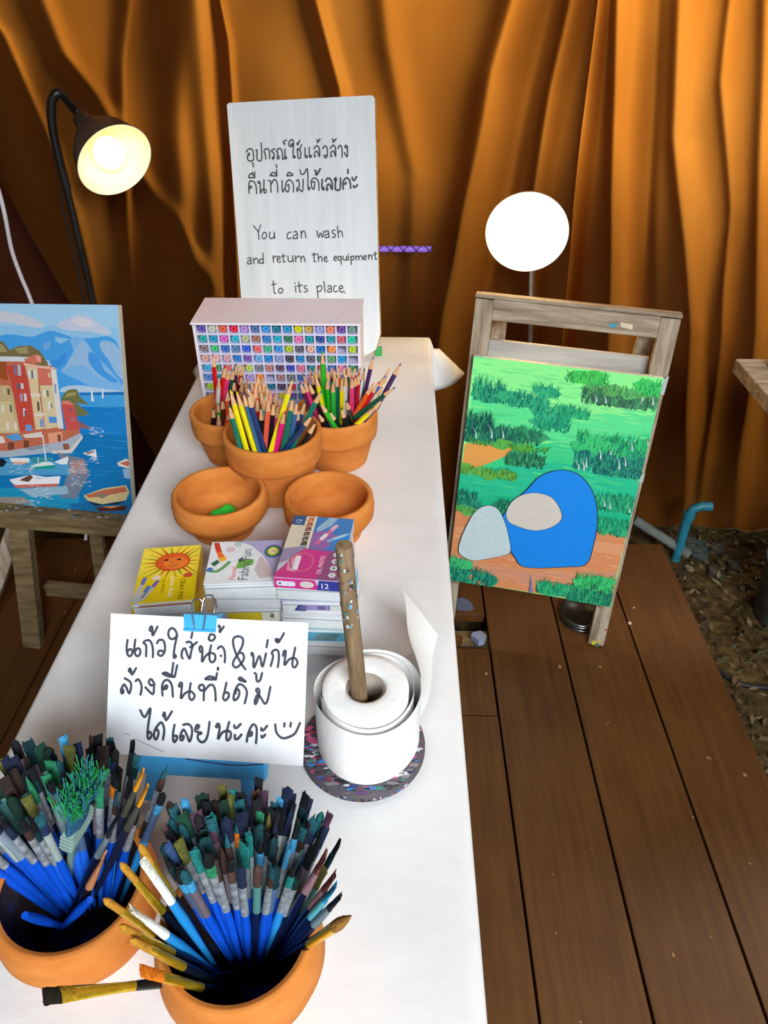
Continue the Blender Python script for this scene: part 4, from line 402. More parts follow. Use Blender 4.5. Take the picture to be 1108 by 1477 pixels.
SPECIAL_BRUSHES=[('BR','gold_flat',0.205,0.012,[-0.1185,0.3021,0.7757,-0.2426,0.2232,0.9186]),('BR','gold_round',0.19,0.0056,[-0.156,0.2991,0.7741,-0.2079,0.2734,0.955]),('BR','gold_round',0.18,0.0056,[-0.1393,0.2912,0.7743,-0.1955,0.261,0.9426]),('BR','gold_round',0.17,0.0056,[-0.1327,0.2837,0.774,-0.1881,0.2562,0.9324]),('BR','orange_flat',0.15,0.01,[-0.1197,0.278,0.7741,-0.1827,0.2463,0.9065]),('BR','gold_round',0.195,0.0056,[-0.1569,0.3068,0.7744,-0.19,0.3091,0.9665]),('BR','gold_round',0.19,0.0056,[-0.1568,0.3013,0.7736,-0.2029,0.299,0.9579]),('BR','sky_white',0.18,0.007,[-0.1498,0.2969,0.774,-0.1894,0.2709,0.9477]),('BR','sky_white',0.185,0.008,[-0.1519,0.3006,0.7738,-0.188,0.3035,0.9552]),('BR','gold_point',0.185,0.009,[-0.1132,0.3,0.7741,-0.0283,0.2742,0.9365]),('BR','cyan_flat',0.185,0.008,[-0.1069,0.3056,0.7736,-0.0413,0.2907,0.946]),('BR','dark_flat',0.185,0.007,[-0.1071,0.3031,0.7739,-0.0368,0.2845,0.9441]),('BR','mauve_flat',0.185,0.009,[-0.1067,0.3106,0.7738,-0.0424,0.2987,0.9468]),('BR','mauve_flat',0.19,0.01,[-0.1089,0.3157,0.7743,-0.0498,0.3105,0.9548]),('BL','wide',0.21,0.036,[-0.3128,0.3708,0.7736,-0.2488,0.3572,0.9732]),('BL','bare',0.15,0.008,[-0.2981,0.3356,0.7745,-0.3079,0.2867,0.916]),('BL','bare',0.15,0.008,[-0.3132,0.3285,0.7738,-0.2278,0.3225,0.897]),('BL','dark_flat',0.18,0.01,[-0.3054,0.3452,0.7743,-0.2262,0.3493,0.9359]),('BL','wood_dark',0.15,0.01,[-0.2999,0.3396,0.7738,-0.2366,0.3313,0.9095]),('BL','yellow_flat',0.2,0.007,[-0.2933,0.3638,0.7738,-0.2094,0.3814,0.9545]),('BL','yellow_flat',0.195,0.007,[-0.2889,0.3573,0.7739,-0.2038,0.37,0.9488])]
PENCIL_COLOURS={'red':(205,20,30),'white':(225,220,215),'pink':(235,60,120),'dgreen':(10,80,60),'purple':(70,40,90),'black':(28,28,32),'green':(40,190,40),'lgreen':(60,200,70),'orange':(225,90,30),'brown':(90,40,30),'teal':(20,120,100),'yellow':(240,225,20),'blue':(50,100,150),'navy':(25,60,110),'lteal':(90,170,160),'coral':(235,95,70),'hotpink':(240,30,130),'maroon':(110,30,70),'ochre':(225,180,30),'cobalt':(30,90,210),'wood':(200,130,80),'cream':(235,230,200),'grey':(130,135,145)}
# ------------------------------------------------------------------ the setting
TT = 0.76                                            # height of the table top
DECK_EDGES = [0.868 - 0.201 * k for k in range(13)]  # board joints, right to left
DECK_END = 1.925
rng = random.Random(4)
mb = MB()
for k in range(len(DECK_EDGES) - 1):
    x1, x0 = DECK_EDGES[k], DECK_EDGES[k + 1]
    w = x1 - x0 - 0.005; cx = (x0 + x1) / 2
    end = DECK_END + rng.uniform(-0.004, 0.004)
    if k == 3:                                       # the split board beside the table
        segs = [(-0.9, 1.222, 0.0), (1.228, 1.455, -0.004), (1.585, end, 0.0)]
        # jagged stump of the broken stretch
        mb.add([(x0, 1.455, -0.004), (x0 + 0.11, 1.455, -0.004), (x0 + 0.13, 1.50, -0.004), (x0 + 0.06, 1.53, -0.004), (x0, 1.51, -0.004),
                (x0, 1.455, -0.03), (x0 + 0.11, 1.455, -0.03), (x0 + 0.13, 1.50, -0.03), (x0 + 0.06, 1.53, -0.03), (x0, 1.51, -0.03)],
               [(0, 1, 2, 3, 4), (0, 5, 6, 1), (1, 6, 7, 2), (2, 7, 8, 3), (3, 8, 9, 4), (4, 9, 5, 0), (9, 8, 7, 6, 5)], DECK)
    else:
        segs = [(-0.9, end, 0.0)]
    for a, b, dz in segs:
        mb.box((cx, (a + b) / 2, -0.015 + dz), (w, b - a, 0.03), DECK, bev=0.002)
for yy in (-0.6, 0.4, 1.2, 1.52, 1.88):
    mb.box((-0.34, yy, -0.06), (2.36, 0.06, 0.056), WOODD)
floor = struct('floor', mb)

mb = MB()
NX, NY = 70, 70
vs = []
for j in range(NY + 1):
    for i in range(NX + 1):
        x = -1.9 + 3.9 * i / NX; y = -1.0 + 3.6 * j / NY
        vs.append((x, y, -0.115 + 0.012 * math.sin(7 * x + 3 * y) * math.sin(5 * y - 2 * x) + rng.uniform(-0.006, 0.006)))
mb.add(vs, [(j * (NX + 1) + i, j * (NX + 1) + i + 1, (j + 1) * (NX + 1) + i + 1, (j + 1) * (NX + 1) + i) for j in range(NY) for i in range(NX)], SOIL, smooth=True)
ground = struct('ground', mb)

mb = MB(); mb.box((0.0, 0.76, 2.45), (3.6, 2.80, 0.02), SHADING); struct('shading_roof', mb)  # unseen roof, added to keep sky light off the scene
mb = MB(); mb.box((0.3, 2.50, 0.60), (5.2, 0.04, 1.44), SHADING); struct('backlight_blocker', mb)  # unseen panel, added to block backlight from the lower curtain
mb = MB(); mb.box((-1.75, 0.7, 1.15), (0.02, 2.9, 2.58), SHADING); struct('shading_wall_left', mb)  # unseen side panel, added to shade the left of the scene

# dry leaves on the soil to the right of the deck
mb = MB()
for i in range(1500):
    x = rng.uniform(0.9, 1.6); y = rng.uniform(0.6, 2.12); z = -0.098 + rng.uniform(0, 0.016)
    s = rng.uniform(0.006, 0.02); a = rng.uniform(0, 2 * PI); t = rng.uniform(-0.6, 0.6)
    c = rng.choice([(92, 74, 44), (74, 58, 32), (110, 92, 60), (56, 44, 28), (122, 106, 76), (66, 68, 42)])
    ca, sa = math.cos(a), math.sin(a)
    q = [(-1, 0, 0), (0, -0.42, t * 0.3), (1, 0, t), (0, 0.42, t * 0.3)]
    mb.add([(x + s * (p[0] * ca - p[1] * sa), y + s * (p[0] * sa + p[1] * ca), z + s * p[2]) for p in q], [(0, 1, 2, 3)], PAINT, c)
lv = link('dry_leaves', mb.mesh('dry_leaves')); lv['kind'] = 'stuff'
tag(lv, 'dry brown leaf litter over the soil right of the deck', 'leaves')

# ------------------------------------------------------------------ drapes
def fold_y(x, z):
    y = 0.0
    for d, w, pl in FOLDS:
        if z >= pl[0][1]:
            sl = (pl[0][0] - pl[1][0]) / (pl[0][1] - pl[1][1]); fx = pl[0][0] + sl * (z - pl[0][1]) * 0.5
        elif z <= pl[-1][1]:
            sl = (pl[-2][0] - pl[-1][0]) / (pl[-2][1] - pl[-1][1]); fx = pl[-1][0] + sl * (z - pl[-1][1]) * 0.6
            d = d * max(0.25, 1 - 0.9 * (pl[-1][1] - z))
        else:
            for (xa, za), (xb, zb) in zip(pl, pl[1:]):
                if zb <= z <= za:
                    t = (za - z) / (za - zb + 1e-9); fx = xa + (xb - xa) * t; break
        y += 1.35 * d * math.exp(-((x - fx) / w) ** 2)
    y += 0.012 * math.sin(9 * x + 2.3 * z) + 0.008 * math.sin(23 * x - 4 * z + 1.0) + 0.005 * math.sin(14 * z + 11 * x)
    return y
mb = MB(); NX, NZ = 900, 220
vs = []
for j in range(NZ + 1):
    z = 2.40 - 2.505 * j / NZ
    xl = -1.70 if z > 1.13 else -1.10 + (1.13 - z) * 0.30
    if 1.13 < z < 1.30: xl = -1.70 + (1.30 - z) / 0.17 * 0.60
    for i in range(NX + 1):
        x = max(xl, -1.72 + 3.44 * i / NX)
        vs.append((x, 2.16 + fold_y(x, z), z))
mb.add(vs, [(j * (NX + 1) + i, (j + 1) * (NX + 1) + i, (j + 1) * (NX + 1) + i + 1, j * (NX + 1) + i + 1) for j in range(NZ) for i in range(NX)], CURT, smooth=True)
tag(link('curtain', mb.mesh('curtain')), 'long amber cloth curtain hung in uneven folds across the back', 'curtain')
mb = MB(); vs = []
for j in range(41):
    z = 1.45 - 1.55 * j / 40
    for i in range(41):
        x = -1.72 + 1.15 * i / 40
        vs.append((x, 2.37 + 0.02 * math.sin(17 * x + z) + 0.01 * math.sin(31 * x), z))
mb.add(vs, [(j * 41 + i, (j + 1) * 41 + i, (j + 1) * 41 + i + 1, j * 41 + i + 1) for j in range(40) for i in range(40)], CURTD, smooth=True)
tag(link('curtain', mb.mesh('dark_curtain')), 'dark brown cloth showing past the left hem of the amber curtain', 'curtain')

# violet tube behind wire in front of the curtain
t = thing('tube_light', 'small violet strip light crossed by wire right of the white sign board', 'light', (0.018, 2.085, 0.888))
mb = MB(); mb.tube([(-0.075, 0, 0), (0.075, 0, 0)], 0.008, PURP, seg=14); part('tube', mb, t)
mb = MB()
for k in range(5):
    x = -0.07 + 0.035 * k
    mb.tube([(x - 0.014, -0.013, -0.014), (x + 0.014, -0.013, 0.014)], 0.0012, BLACKM, seg=6)
    mb.tube([(x - 0.014, -0.0145, 0.014), (x + 0.014, -0.0145, -0.014)], 0.0012, BLACKM, seg=6)
part('wire_guard', mb, t)

# ------------------------------------------------------------------ table and cloth
TX0, TX1, TY0, TY1 = -0.446, 0.079, 0.02, 1.779
t = thing('table', 'long narrow folding table hidden beneath the white cloth', 'table', ((TX0 + TX1) / 2, (TY0 + TY1) / 2, 0))
mb = MB(); mb.box((0, 0, TT - 0.018), (TX1 - TX0 - 0.012, TY1 - TY0 - 0.012, 0.03), WOODD, bev=0.004); part('tabletop', mb, t)
for sx in (-1, 1):
    for sy in (-1, 1):
        mb = MB(); mb.beam((sx * 0.225, sy * 0.82, 0), (sx * 0.225, sy * 0.82, TT - 0.033), 0.04, 0.04, WOODD, up=(0, 1, 0)); part('leg', mb, t)
mb = MB()
def cloth_pt(s, u):
    hx, hy = (TX1 - TX0) / 2, (TY1 - TY0) / 2
    dx, dy = max(abs(s) - hx, 0), max(abs(u) - hy, 0)
    r = math.hypot(dx, dy); sx = 1 if s > 0 else -1; sy = 1 if u > 0 else -1
    x, y = max(-hx, min(hx, s)), max(-hy, min(hy, u)); z = 0.0
    if r > 0:
        ux, uy = dx / r, dy / r; corner = 2 * ux * uy
        fl = 0.02 + 0.72 * corner + 0.02 * math.sin(13 * (x + y) + 2)
        R = 0.006
        if r < R * 1.57:
            a = r / R; o_, z = R * math.sin(a), -R * (1 - math.cos(a))
        else:
            q = r - R * 1.57; o_, z = R + fl * q, -R - q * math.sqrt(max(0.1, 1 - min(fl, .9) ** 2))
        x += sx * ux * o_; y += sy * uy * o_
    else:
        z += 0.0012 * math.sin(9 * y + 3 * x) * math.sin(7 * x) - (0.0014 if abs(y - 0.02) < 0.012 else 0) * 0
    return (x + (TX0 + TX1) / 2, y + (TY0 + TY1) / 2, TT - 0.0015 + z)
hx, hy = (TX1 - TX0) / 2, (TY1 - TY0) / 2
def steps(h, over):
    return [-h - over + over * k / 10 for k in range(8)] + [-h - 0.012 + 0.003 * k for k in range(5)] + [-h + 2 * h * k / 44 for k in range(1, 44)] + [h + 0.003 * k for k in range(5)] + [h + over * k / 10 for k in range(3, 11)]
ss = steps(hx, 0.150); uu = steps(hy, 0.13)
mb.add([cloth_pt(s, u) for u in uu for s in ss], [(j * len(ss) + i, j * len(ss) + i + 1, (j + 1) * len(ss) + i + 1, (j + 1) * len(ss) + i) for j in range(len(uu) - 1) for i in range(len(ss) - 1)], CLOTH, smooth=True)
cl = link('tablecloth', mb.mesh('tablecloth'))
sd = cl.modifiers.new('thickness', 'SOLIDIFY'); sd.thickness = 0.001; sd.offset = 1
tag(cl, 'white cotton tablecloth spread over the long table', 'tablecloth')

# ------------------------------------------------------------------ sign board behind the marker rack
Mb = axes((0.9912, -0.117, 0.062), (-0.022, 0.3162, 0.9485))
t = thing('sign_board', 'white painted plank sign in Thai and English asking to wash and return equipment', 'sign', (-0.202, 1.659, 0.762), Mb)
mb = MB(); fr = FRONT(0.0)
out = [(-0.163, 0.02), (-0.158, 0.0), (0.130, 0.0), (0.156, 0.014), (0.167, 0.05), (0.165, 0.20), (0.164, 0.541), (0.158, 0.546), (-0.160, 0.546), (-0.1645, 0.542), (-0.163, 0.30)]
WPL = mat('whitewashed_plank', [(0.15, (206, 202, 192)), (0.38, (232, 237, 238)), (0.6, (243, 246, 246)), (0.85, (250, 251, 250))], 10, 0.7, 0.12, (3.5, 1, 0.35), spec=0.2)
EDGE = mat('bare_plank_edge', [(0.3, (168, 128, 84)), (0.7, (222, 204, 176))], 40, 0.8, 0.2, spec=0.2)
mb.poly(out, fr, 0, WPL, (255, 255, 255)); mb.poly([(a, b) for a, b in out[::-1]], (V((0, 0.018, 0)), fr[1], fr[2], fr[3]), 0, WPL, (255, 255, 255))
n = len(out)
for i in range(n):
    a, b = out[i], out[(i + 1) % n]
    mb.add([(a[0], 0, a[1]), (a[0], 0.018, a[1]), (b[0], 0.018, b[1]), (b[0], 0, b[1])], [(0, 1, 2, 3)], EDGE)
for i, st in enumerate(BOARD_INK):
    mb.ribbon(st, 0.0032 if i < 38 else (0.0042 if i < BOARD_THAI else 0.0028), fr, 0.0005, INK, (84, 84, 84))
part('board', mb, t)
mb = MB(); mb.beam((0, 0.030, 0.25), (0, 0.098, 0.050), 0.03, 0.012, WOODG); part('prop', mb, t)
g = MB(); g.box((0, 0, 0.011), (0.018, 0.010, 0.022), PLASTIC, (70, 170, 90), bev=0.002)
e = link('eraser', g.mesh('eraser')); e.location = (-0.042, 1.668, TT); tag(e, 'small green eraser standing at the foot of the white sign board', 'eraser')

# ------------------------------------------------------------------ rack of markers
RX, RY, RW, RH, RD = -0.2405, 1.428, 0.325, 0.176, 0.135
t = thing('marker_rack', 'pinkish white pigeonhole rack full of colour markers', 'rack', (RX, RY, TT))
CP, RP = RW / 15, (RH - 0.006) / 8
mb = MB(); mb.box((0, RD / 2 - 0.003, RH - 0.002), (RW + 0.016, RD + 0.008, 0.005), WHITEP, bev=0.001)
mb.tube([(-0.115, 0.05, RH), (-0.115, 0.05, RH + 0.0012)], 0.0015, STEEL, seg=8); mb.tube([(0.13, 0.05, RH), (0.13, 0.05, RH + 0.0012)], 0.0015, STEEL, seg=8)
part('lid', mb, t)
for sx in (-1, 1):
    mb = MB(); mb.box((sx * (RW / 2 + 0.003), RD / 2, RH / 2 - 0.003), (0.006, RD, RH - 0.006), WHITEP); part('side_panel', mb, t)
mb = MB(); mb.box((0, RD - 0.002, RH / 2 - 0.003), (RW, 0.003, RH - 0.006), WHITEP); part('back_panel', mb, t)
LAV = mat('lavender_card', [(0.3, (214, 210, 236)), (0.7, (226, 222, 244))], 8, 0.6, 0.0)
mb = MB()
for k in range(9): mb.box((0, RD / 2 - 0.002, 0.001 + k * RP), (RW, RD - 0.004, 0.0038 if k else 0.003), LAV)
for k in range(1, 15): mb.box((-RW / 2 + k * CP, RD / 2 - 0.001, RH / 2 - 0.003), (0.0034, RD - 0.004, RH - 0.008), LAV)
part('divider_grid', mb, t)
NAMES = {}
MK = [[('purple', (90, 70, 170)), ('cream', (205, 200, 185)), ('orange red', (240, 90, 50)), ('red', (235, 20, 50)), ('lilac', (190, 140, 215)), ('steel blue', (70, 110, 170)), ('sky blue', (40, 150, 225)), ('deep teal', (10, 120, 150)), ('cyan', (10, 150, 200)), ('yellow', (215, 215, 10)), ('tan', (200, 165, 80)), ('periwinkle', (150, 160, 220)), ('coral', (240, 130, 100)), ('violet', (110, 60, 160)), ('sage', (110, 150, 135))],
 [('teal', (20, 170, 165)), ('cyan', (15, 150, 185)), ('pink', (225, 90, 190)), ('aqua', (40, 185, 210)), ('khaki', (190, 190, 140)), ('brown', (170, 110, 90)), ('blue', (40, 130, 200)), ('turquoise', (20, 180, 200)), ('green', (40, 120, 80)), ('pink', (240, 110, 170)), ('teal', (10, 150, 165)), ('navy', (30, 70, 150)), ('teal', (20, 150, 165)), ('rose', (215, 90, 110)), ('mint', (20, 205, 160))],
 [('taupe', (130, 115, 110)), ('green', (60, 190, 110)), ('blue', (30, 100, 190)), ('steel blue', (80, 130, 180)), ('royal blue', (40, 90, 210)), ('salmon', (240, 100, 100)), ('green', (60, 180, 130)), ('sky blue', (40, 150, 220)), ('lime', (170, 200, 40)), ('grey', (90, 90, 100)), ('peach', (235, 180, 150)), ('blue', (10, 110, 190)), ('orange', (250, 140, 60)), None, ('lime', (180, 210, 40))],
 [('peach', (225, 160, 140)), ('pale pink', (240, 180, 170)), ('dusty pink', (215, 160, 170)), ('blue', (20, 120, 200)), ('purple', (120, 80, 170)), ('pale blue', (100, 170, 220)), ('blue', (20, 130, 210)), ('periwinkle', (140, 150, 210)), ('charcoal', (60, 60, 75)), ('blue', (20, 130, 200)), ('grey', (90, 90, 110)), ('dark green', (30, 110, 80)), ('green', (90, 160, 100)), ('sky blue', (20, 150, 215)), None],
 [('sky blue', (60, 170, 220)), ('green', (60, 150, 90)), ('orange', (230, 120, 100)), ('beige', (215, 190, 150)), ('lime', (190, 210, 90)), ('grey', (120, 120, 130)), ('brown', (190, 120, 110)), ('plum', (90, 60, 90)), ('indigo', (50, 60, 190)), ('rose', (225, 110, 150)), ('teal', (20, 140, 150)), ('red', (220, 50, 60)), ('blue', (40, 110, 200)), ('pink', (235, 130, 170)), ('green', (50, 150, 90))],
 [('blue', (70, 130, 210)), ('teal', (20, 140, 140)), ('coral', (235, 120, 100)), ('green', (70, 170, 100)), ('lilac', (180, 150, 215)), ('orange', (240, 140, 60)), None, ('brown', (170, 120, 120)), ('grey', (120, 120, 130)), ('blue', (40, 110, 200)), ('pink', (235, 130, 170)), ('green', (50, 150, 90)), ('yellow', (220, 200, 40)), ('purple', (120, 80, 170)), ('teal', (20, 150, 160))],
 [('lime', (160, 200, 30)), ('brown', (150, 100, 80)), ('blue', (40, 110, 200)), ('pink', (235, 130, 170)), ('grey', (120, 120, 130)), ('green', (50, 150, 90)), ('deep teal', (10, 110, 140)), ('plum', (80, 60, 90)), ('red', (220, 50, 60)), ('sky blue', (40, 150, 220)), ('tan', (200, 165, 100)), ('violet', (110, 60, 160)), ('orange', (240, 140, 60)), ('teal', (20, 150, 160)), ('rose', (215, 90, 110))],
 [('mauve', (150, 130, 150)), ('green', (50, 150, 90)), ('blue', (40, 110, 200)), ('coral', (235, 120, 100)), ('grey', (120, 120, 130)), ('teal', (20, 150, 160)), ('pink', (235, 130, 170)), ('yellow', (220, 200, 40)), ('purple', (120, 80, 170)), ('sky blue', (40, 150, 220)), ('red', (220, 50, 60)), ('brown', (150, 100, 80)), ('lime', (170, 200, 40)), ('orange', (240, 140, 60)), ('navy', (30, 70, 150))]]
ROWN = ['top row', 'second row', 'third row', 'fourth row', 'fifth row', 'sixth row', 'seventh row', 'bottom row']
mk_cache = {}
for r, row in enumerate(MK):
    for c, ent in enumerate(row):
        if ent is None: continue
        cn, cc = ent
        o = thing('marker', '%s-ended marker in %s of the white rack, %s from the left' % (cn.replace(' ', '-'), ROWN[r], ordn(c)), 'marker', (RX - RW / 2 + (c + 0.5) * CP + rng.uniform(-0.0012, 0.0012), RY + rng.uniform(0.0015, 0.005), TT + 0.0032 + (7 - r) * RP + 0.0083), (rng.uniform(-0.02, 0.02), rng.uniform(-3, 3), 0), 'markers in the white rack')
        if cc not in mk_cache:
            b = MB(); b.tube([(0, 0.016, 0), (0, 0.105, 0)], 0.0072, PLASTIC, (205, 205, 205), 10)
            k = MB(); d = tuple(int(v * 0.62) for v in cc); lt = tuple(min(255, int(v * 0.7 + 85)) for v in cc)
            k.tube([(0, 0.0005, 0), (0, 0.002, 0), (0, 0.0165, 0)], [0.0074, 0.0082, 0.0082], PLASTIC, cc, 16)
            f = FRONT(0.0005)
            k.ribbon([(0.0046 * math.cos(a * PI / 6), 0.0046 * math.sin(a * PI / 6)) for a in range(13)], 0.0012, f, 0.0002, PLASTIC, lt, False)
            k.ribbon([(0.0021 * math.cos(a * PI / 4), 0.0021 * math.sin(a * PI / 4)) for a in range(9)], 0.0009, f, 0.0002, PLASTIC, d, False)
            mk_cache[cc] = (b.mesh('barrel'), k.mesh('cap'))
        link('barrel', mk_cache[cc][0], o); link('cap', mk_cache[cc][1], o)

# ------------------------------------------------------------------ terracotta pots
def pot(label, loc, R, H, rb, collar, kind='collar'):
    mb = MB(); th = 0.008
    if kind == 'collar':
        prof = [(0.0, 0), (rb - 0.003, 0), (rb, 0.003), (R - 0.008, H - collar - 0.002), (R - 0.007, H - collar), (R - 0.002, H - collar + 0.003), (R, H - collar * 0.6), (R, H - 0.004), (R - 0.002, H - 0.001), (R - 0.004, H), (R - th, H - 0.001), (R - th - 0.001, H - 0.005), (R - th - 0.004, H - collar), (rb - 0.006, 0.010), (0.0, 0.010)]
    elif kind == 'bowl':
        prof = [(0.0, 0), (rb - 0.003, 0), (rb, 0.003), (rb + 0.004, H * 0.22), (R - 0.006, H * 0.40), (R + 0.001, H * 0.55), (R + 0.002, H * 0.75), (R, H - 0.004), (R - 0.003, H), (R - th, H - 0.001), (R - th - 0.002, H - 0.006), (R - th - 0.004, H * 0.5), (rb - 0.004, 0.014), (0.0, 0.010)]
    else:
        prof = [(0.0, 0), (rb - 0.003, 0), (rb, 0.003), (R * 0.96, H * 0.30), (R + 0.004, H * 0.55), (R + 0.003, H * 0.8), (R, H - 0.006), (R - 0.002, H - 0.001), (R - 0.005, H), (R - th - 0.001, H - 0.002), (R - th - 0.003, H * 0.7), (R - th - 0.004, H * 0.4), (rb - 0.004, 0.012), (0.0, 0.010)]
    # smooth the profile
    q = []
    for (a, b), (c, d) in zip(prof, prof[1:]):
        for s in range(3): q.append((a + (c - a) * s / 3, b + (d - b) * s / 3))
    q.append(prof[-1])
    if kind == 'round':
        i0 = max(range(len(q)), key=lambda i: q[i][1]) + 3
        mb.lathe(q[:i0 + 1], TERRA, seg=56); mb.lathe(q[i0:], STAINED, seg=56)
    else: mb.lathe(q, TERRA, seg=56)
    o = link('terracotta_pot', mb.mesh('terracotta_pot')); o.location = loc
    return tag(o, label, 'pot', None)
pot('tall terracotta pot of coloured pencils in the middle of the five far pots', (-0.206, 1.09, TT), 0.083, 0.125, 0.056, 0.052)
pot('terracotta pot of pencils at the back left before the marker rack', (-0.300, 1.21, TT), 0.074, 0.100, 0.052, 0.045)
pot('terracotta pot of pencils at the back right beside the table edge', (-0.108, 1.20, TT), 0.076, 0.105, 0.056, 0.050)
pot('shallow terracotta pot holding a green lump, behind the yellow crayon box', (-0.279, 0.978, TT), 0.074, 0.076, 0.050, 0.03, 'bowl')
pot('empty shallow terracotta pot behind the pink pastel box', (-0.104, 0.968, TT), 0.070, 0.078, 0.050, 0.03, 'bowl')
pr = pot('terracotta pot packed with brushes at the front, nearest the camera', (-0.127, 0.301, TT), 0.067, 0.100, 0.050, 0.04, 'round')
plf = pot('rounded terracotta pot of brushes in the front left corner', (-0.285, 0.345, TT), 0.069, 0.085, 0.050, 0.04, 'round')
mb = MB()                                             # the green lump
bm = bmesh.new(); bmesh.ops.create_icosphere(bm, subdivisions=3, radius=0.02)
for v in bm.verts:
    k = 1 + 0.22 * math.sin(v.co.x * 190 + 1) * math.sin(v.co.y * 160) + 0.12 * math.sin(v.co.z * 260)
    v.co = Vector((v.co.x * k * 1.15, v.co.y * k * 0.8, max(v.co.z, -0.012) * k * 0.9))
bm.verts.index_update()
mb.add([v.co.copy() for v in bm.verts], [tuple(v.index for v in f.verts) for f in bm.faces], PLASTIC, (60, 200, 60), True); bm.free()
g = link('modelling_clay', mb.mesh('modelling_clay')); g.location = (-0.275, 0.985, TT + 0.022)
tag(g, 'bright green crumpled lump lying inside the shallow left pot', 'clay')

# ------------------------------------------------------------------ coloured pencils
pen_cache = {}
def pencil_meshes(col, L):
    key = (col, L)
    if key in pen_cache: return pen_cache[key]
    r = 0.0043; b = MB(); t_ = MB(); l_ = MB(); cc = PENCIL_COLOURS[col]
    b.tube([(0, 0, 0), (0, 0, L - 0.024)], r, LACQUER, cc, 6)
    t_.tube([(0, 0, L - 0.024), (0, 0, L - 0.006)], [r * 0.98, 0.0016], CEDAR, seg=12, cap=False)
    l_.tube([(0, 0, L - 0.006), (0, 0, L - 0.0005), (0, 0, L)], [0.0016, 0.0004, 0.0001], PLASTIC, cc, 8)
    pen_cache[key] = (b.mesh('barrel'), t_.mesh('sharpened_tip'), l_.mesh('lead'))
    return pen_cache[key]
POTN = {'M': 'middle pencil pot', 'L': 'back left pencil pot', 'R': 'back right pencil pot'}
CN = {'dgreen': 'dark green', 'lgreen': 'light green', 'lteal': 'pale teal', 'hotpink': 'hot pink', 'navy': 'navy blue', 'wood': 'plain wood', 'cobalt': 'cobalt blue', 'ochre': 'ochre yellow'}
order = {}
for p in PENCILS: order.setdefault((p[0], p[1]), []).append(p)
for k in order: order[k].sort(key=lambda p: p[3][3] / p[3][4])
for p in PENCILS:
    pt, col, L, (ex, ey, ez, tx, ty, tz) = p
    grp = order[(pt, col)]; i = grp.index(p); nm = CN.get(col, col)
    lab = ('the only %s pencil in the %s' % (nm, POTN[pt])) if len(grp) == 1 else '%s pencil in the %s, %s %s from the left' % (nm, POTN[pt], ordn(i), nm)
    o = thing('coloured_pencil', lab, 'pencil', (ex, ey, ez), along((tx - ex, ty - ey, tz - ez), rng.uniform(0, 1)), 'coloured pencils in the ' + POTN[pt])
    a, b, c = pencil_meshes(col, L)
    link('barrel', a, o); link('sharpened_tip', b, o); link('lead', c, o)
# ------------------------------------------------------------------ paintbrushes
br_cache = {}
def tuft(mb, z0, z1, w0, w1, th, col, kind, tipcol=None, seed=0):
    """bundle of hairs: flat, round or pointed"""
    rg = random.Random(seed); nu, nz = 14, 6; vs = []
    for j in range(nz + 1):
        t = j / nz
        for k in range(nu):
            a = 2 * PI * k / nu
            if kind == 'point': s = (1 + 0.5 * math.sin(t * PI * 0.9)) * (1 - t) ** 0.8 + 0.02
            elif kind == 'round': s = 1 + (w1 / w0 - 1) * t if t < 0.75 else (w1 / w0) * math.sqrt(max(0.02, 1 - ((t - 0.75) / 0.26) ** 2))
            else: s = 1 + (w1 / w0 - 1) * t
            thick = th * (1 - 0.55 * t) if kind == 'flat' else th * s
            z = z0 + (z1 - z0) * t
            if kind == 'flat' and j >= nz - 1: z += rg.uniform(-0.0028, 0.0022)
            jit = 1 + rg.uniform(-0.09, 0.09) * (t > 0)
            vs.append((w0 * s * math.cos(a) * jit, thick * math.sin(a), z))
    base = lambda j: tipcol if (tipcol and j >= 3) else col
    for j in range(nz):
        q = vs[j * nu:(j + 2) * nu]
        mb.add(q, [(k, (k + 1) % nu, nu + (k + 1) % nu, nu + k) for k in range(nu)], BRISTLE, base(j))
    mb.add(vs[-nu:], [tuple(range(nu))], BRISTLE, base(nz))
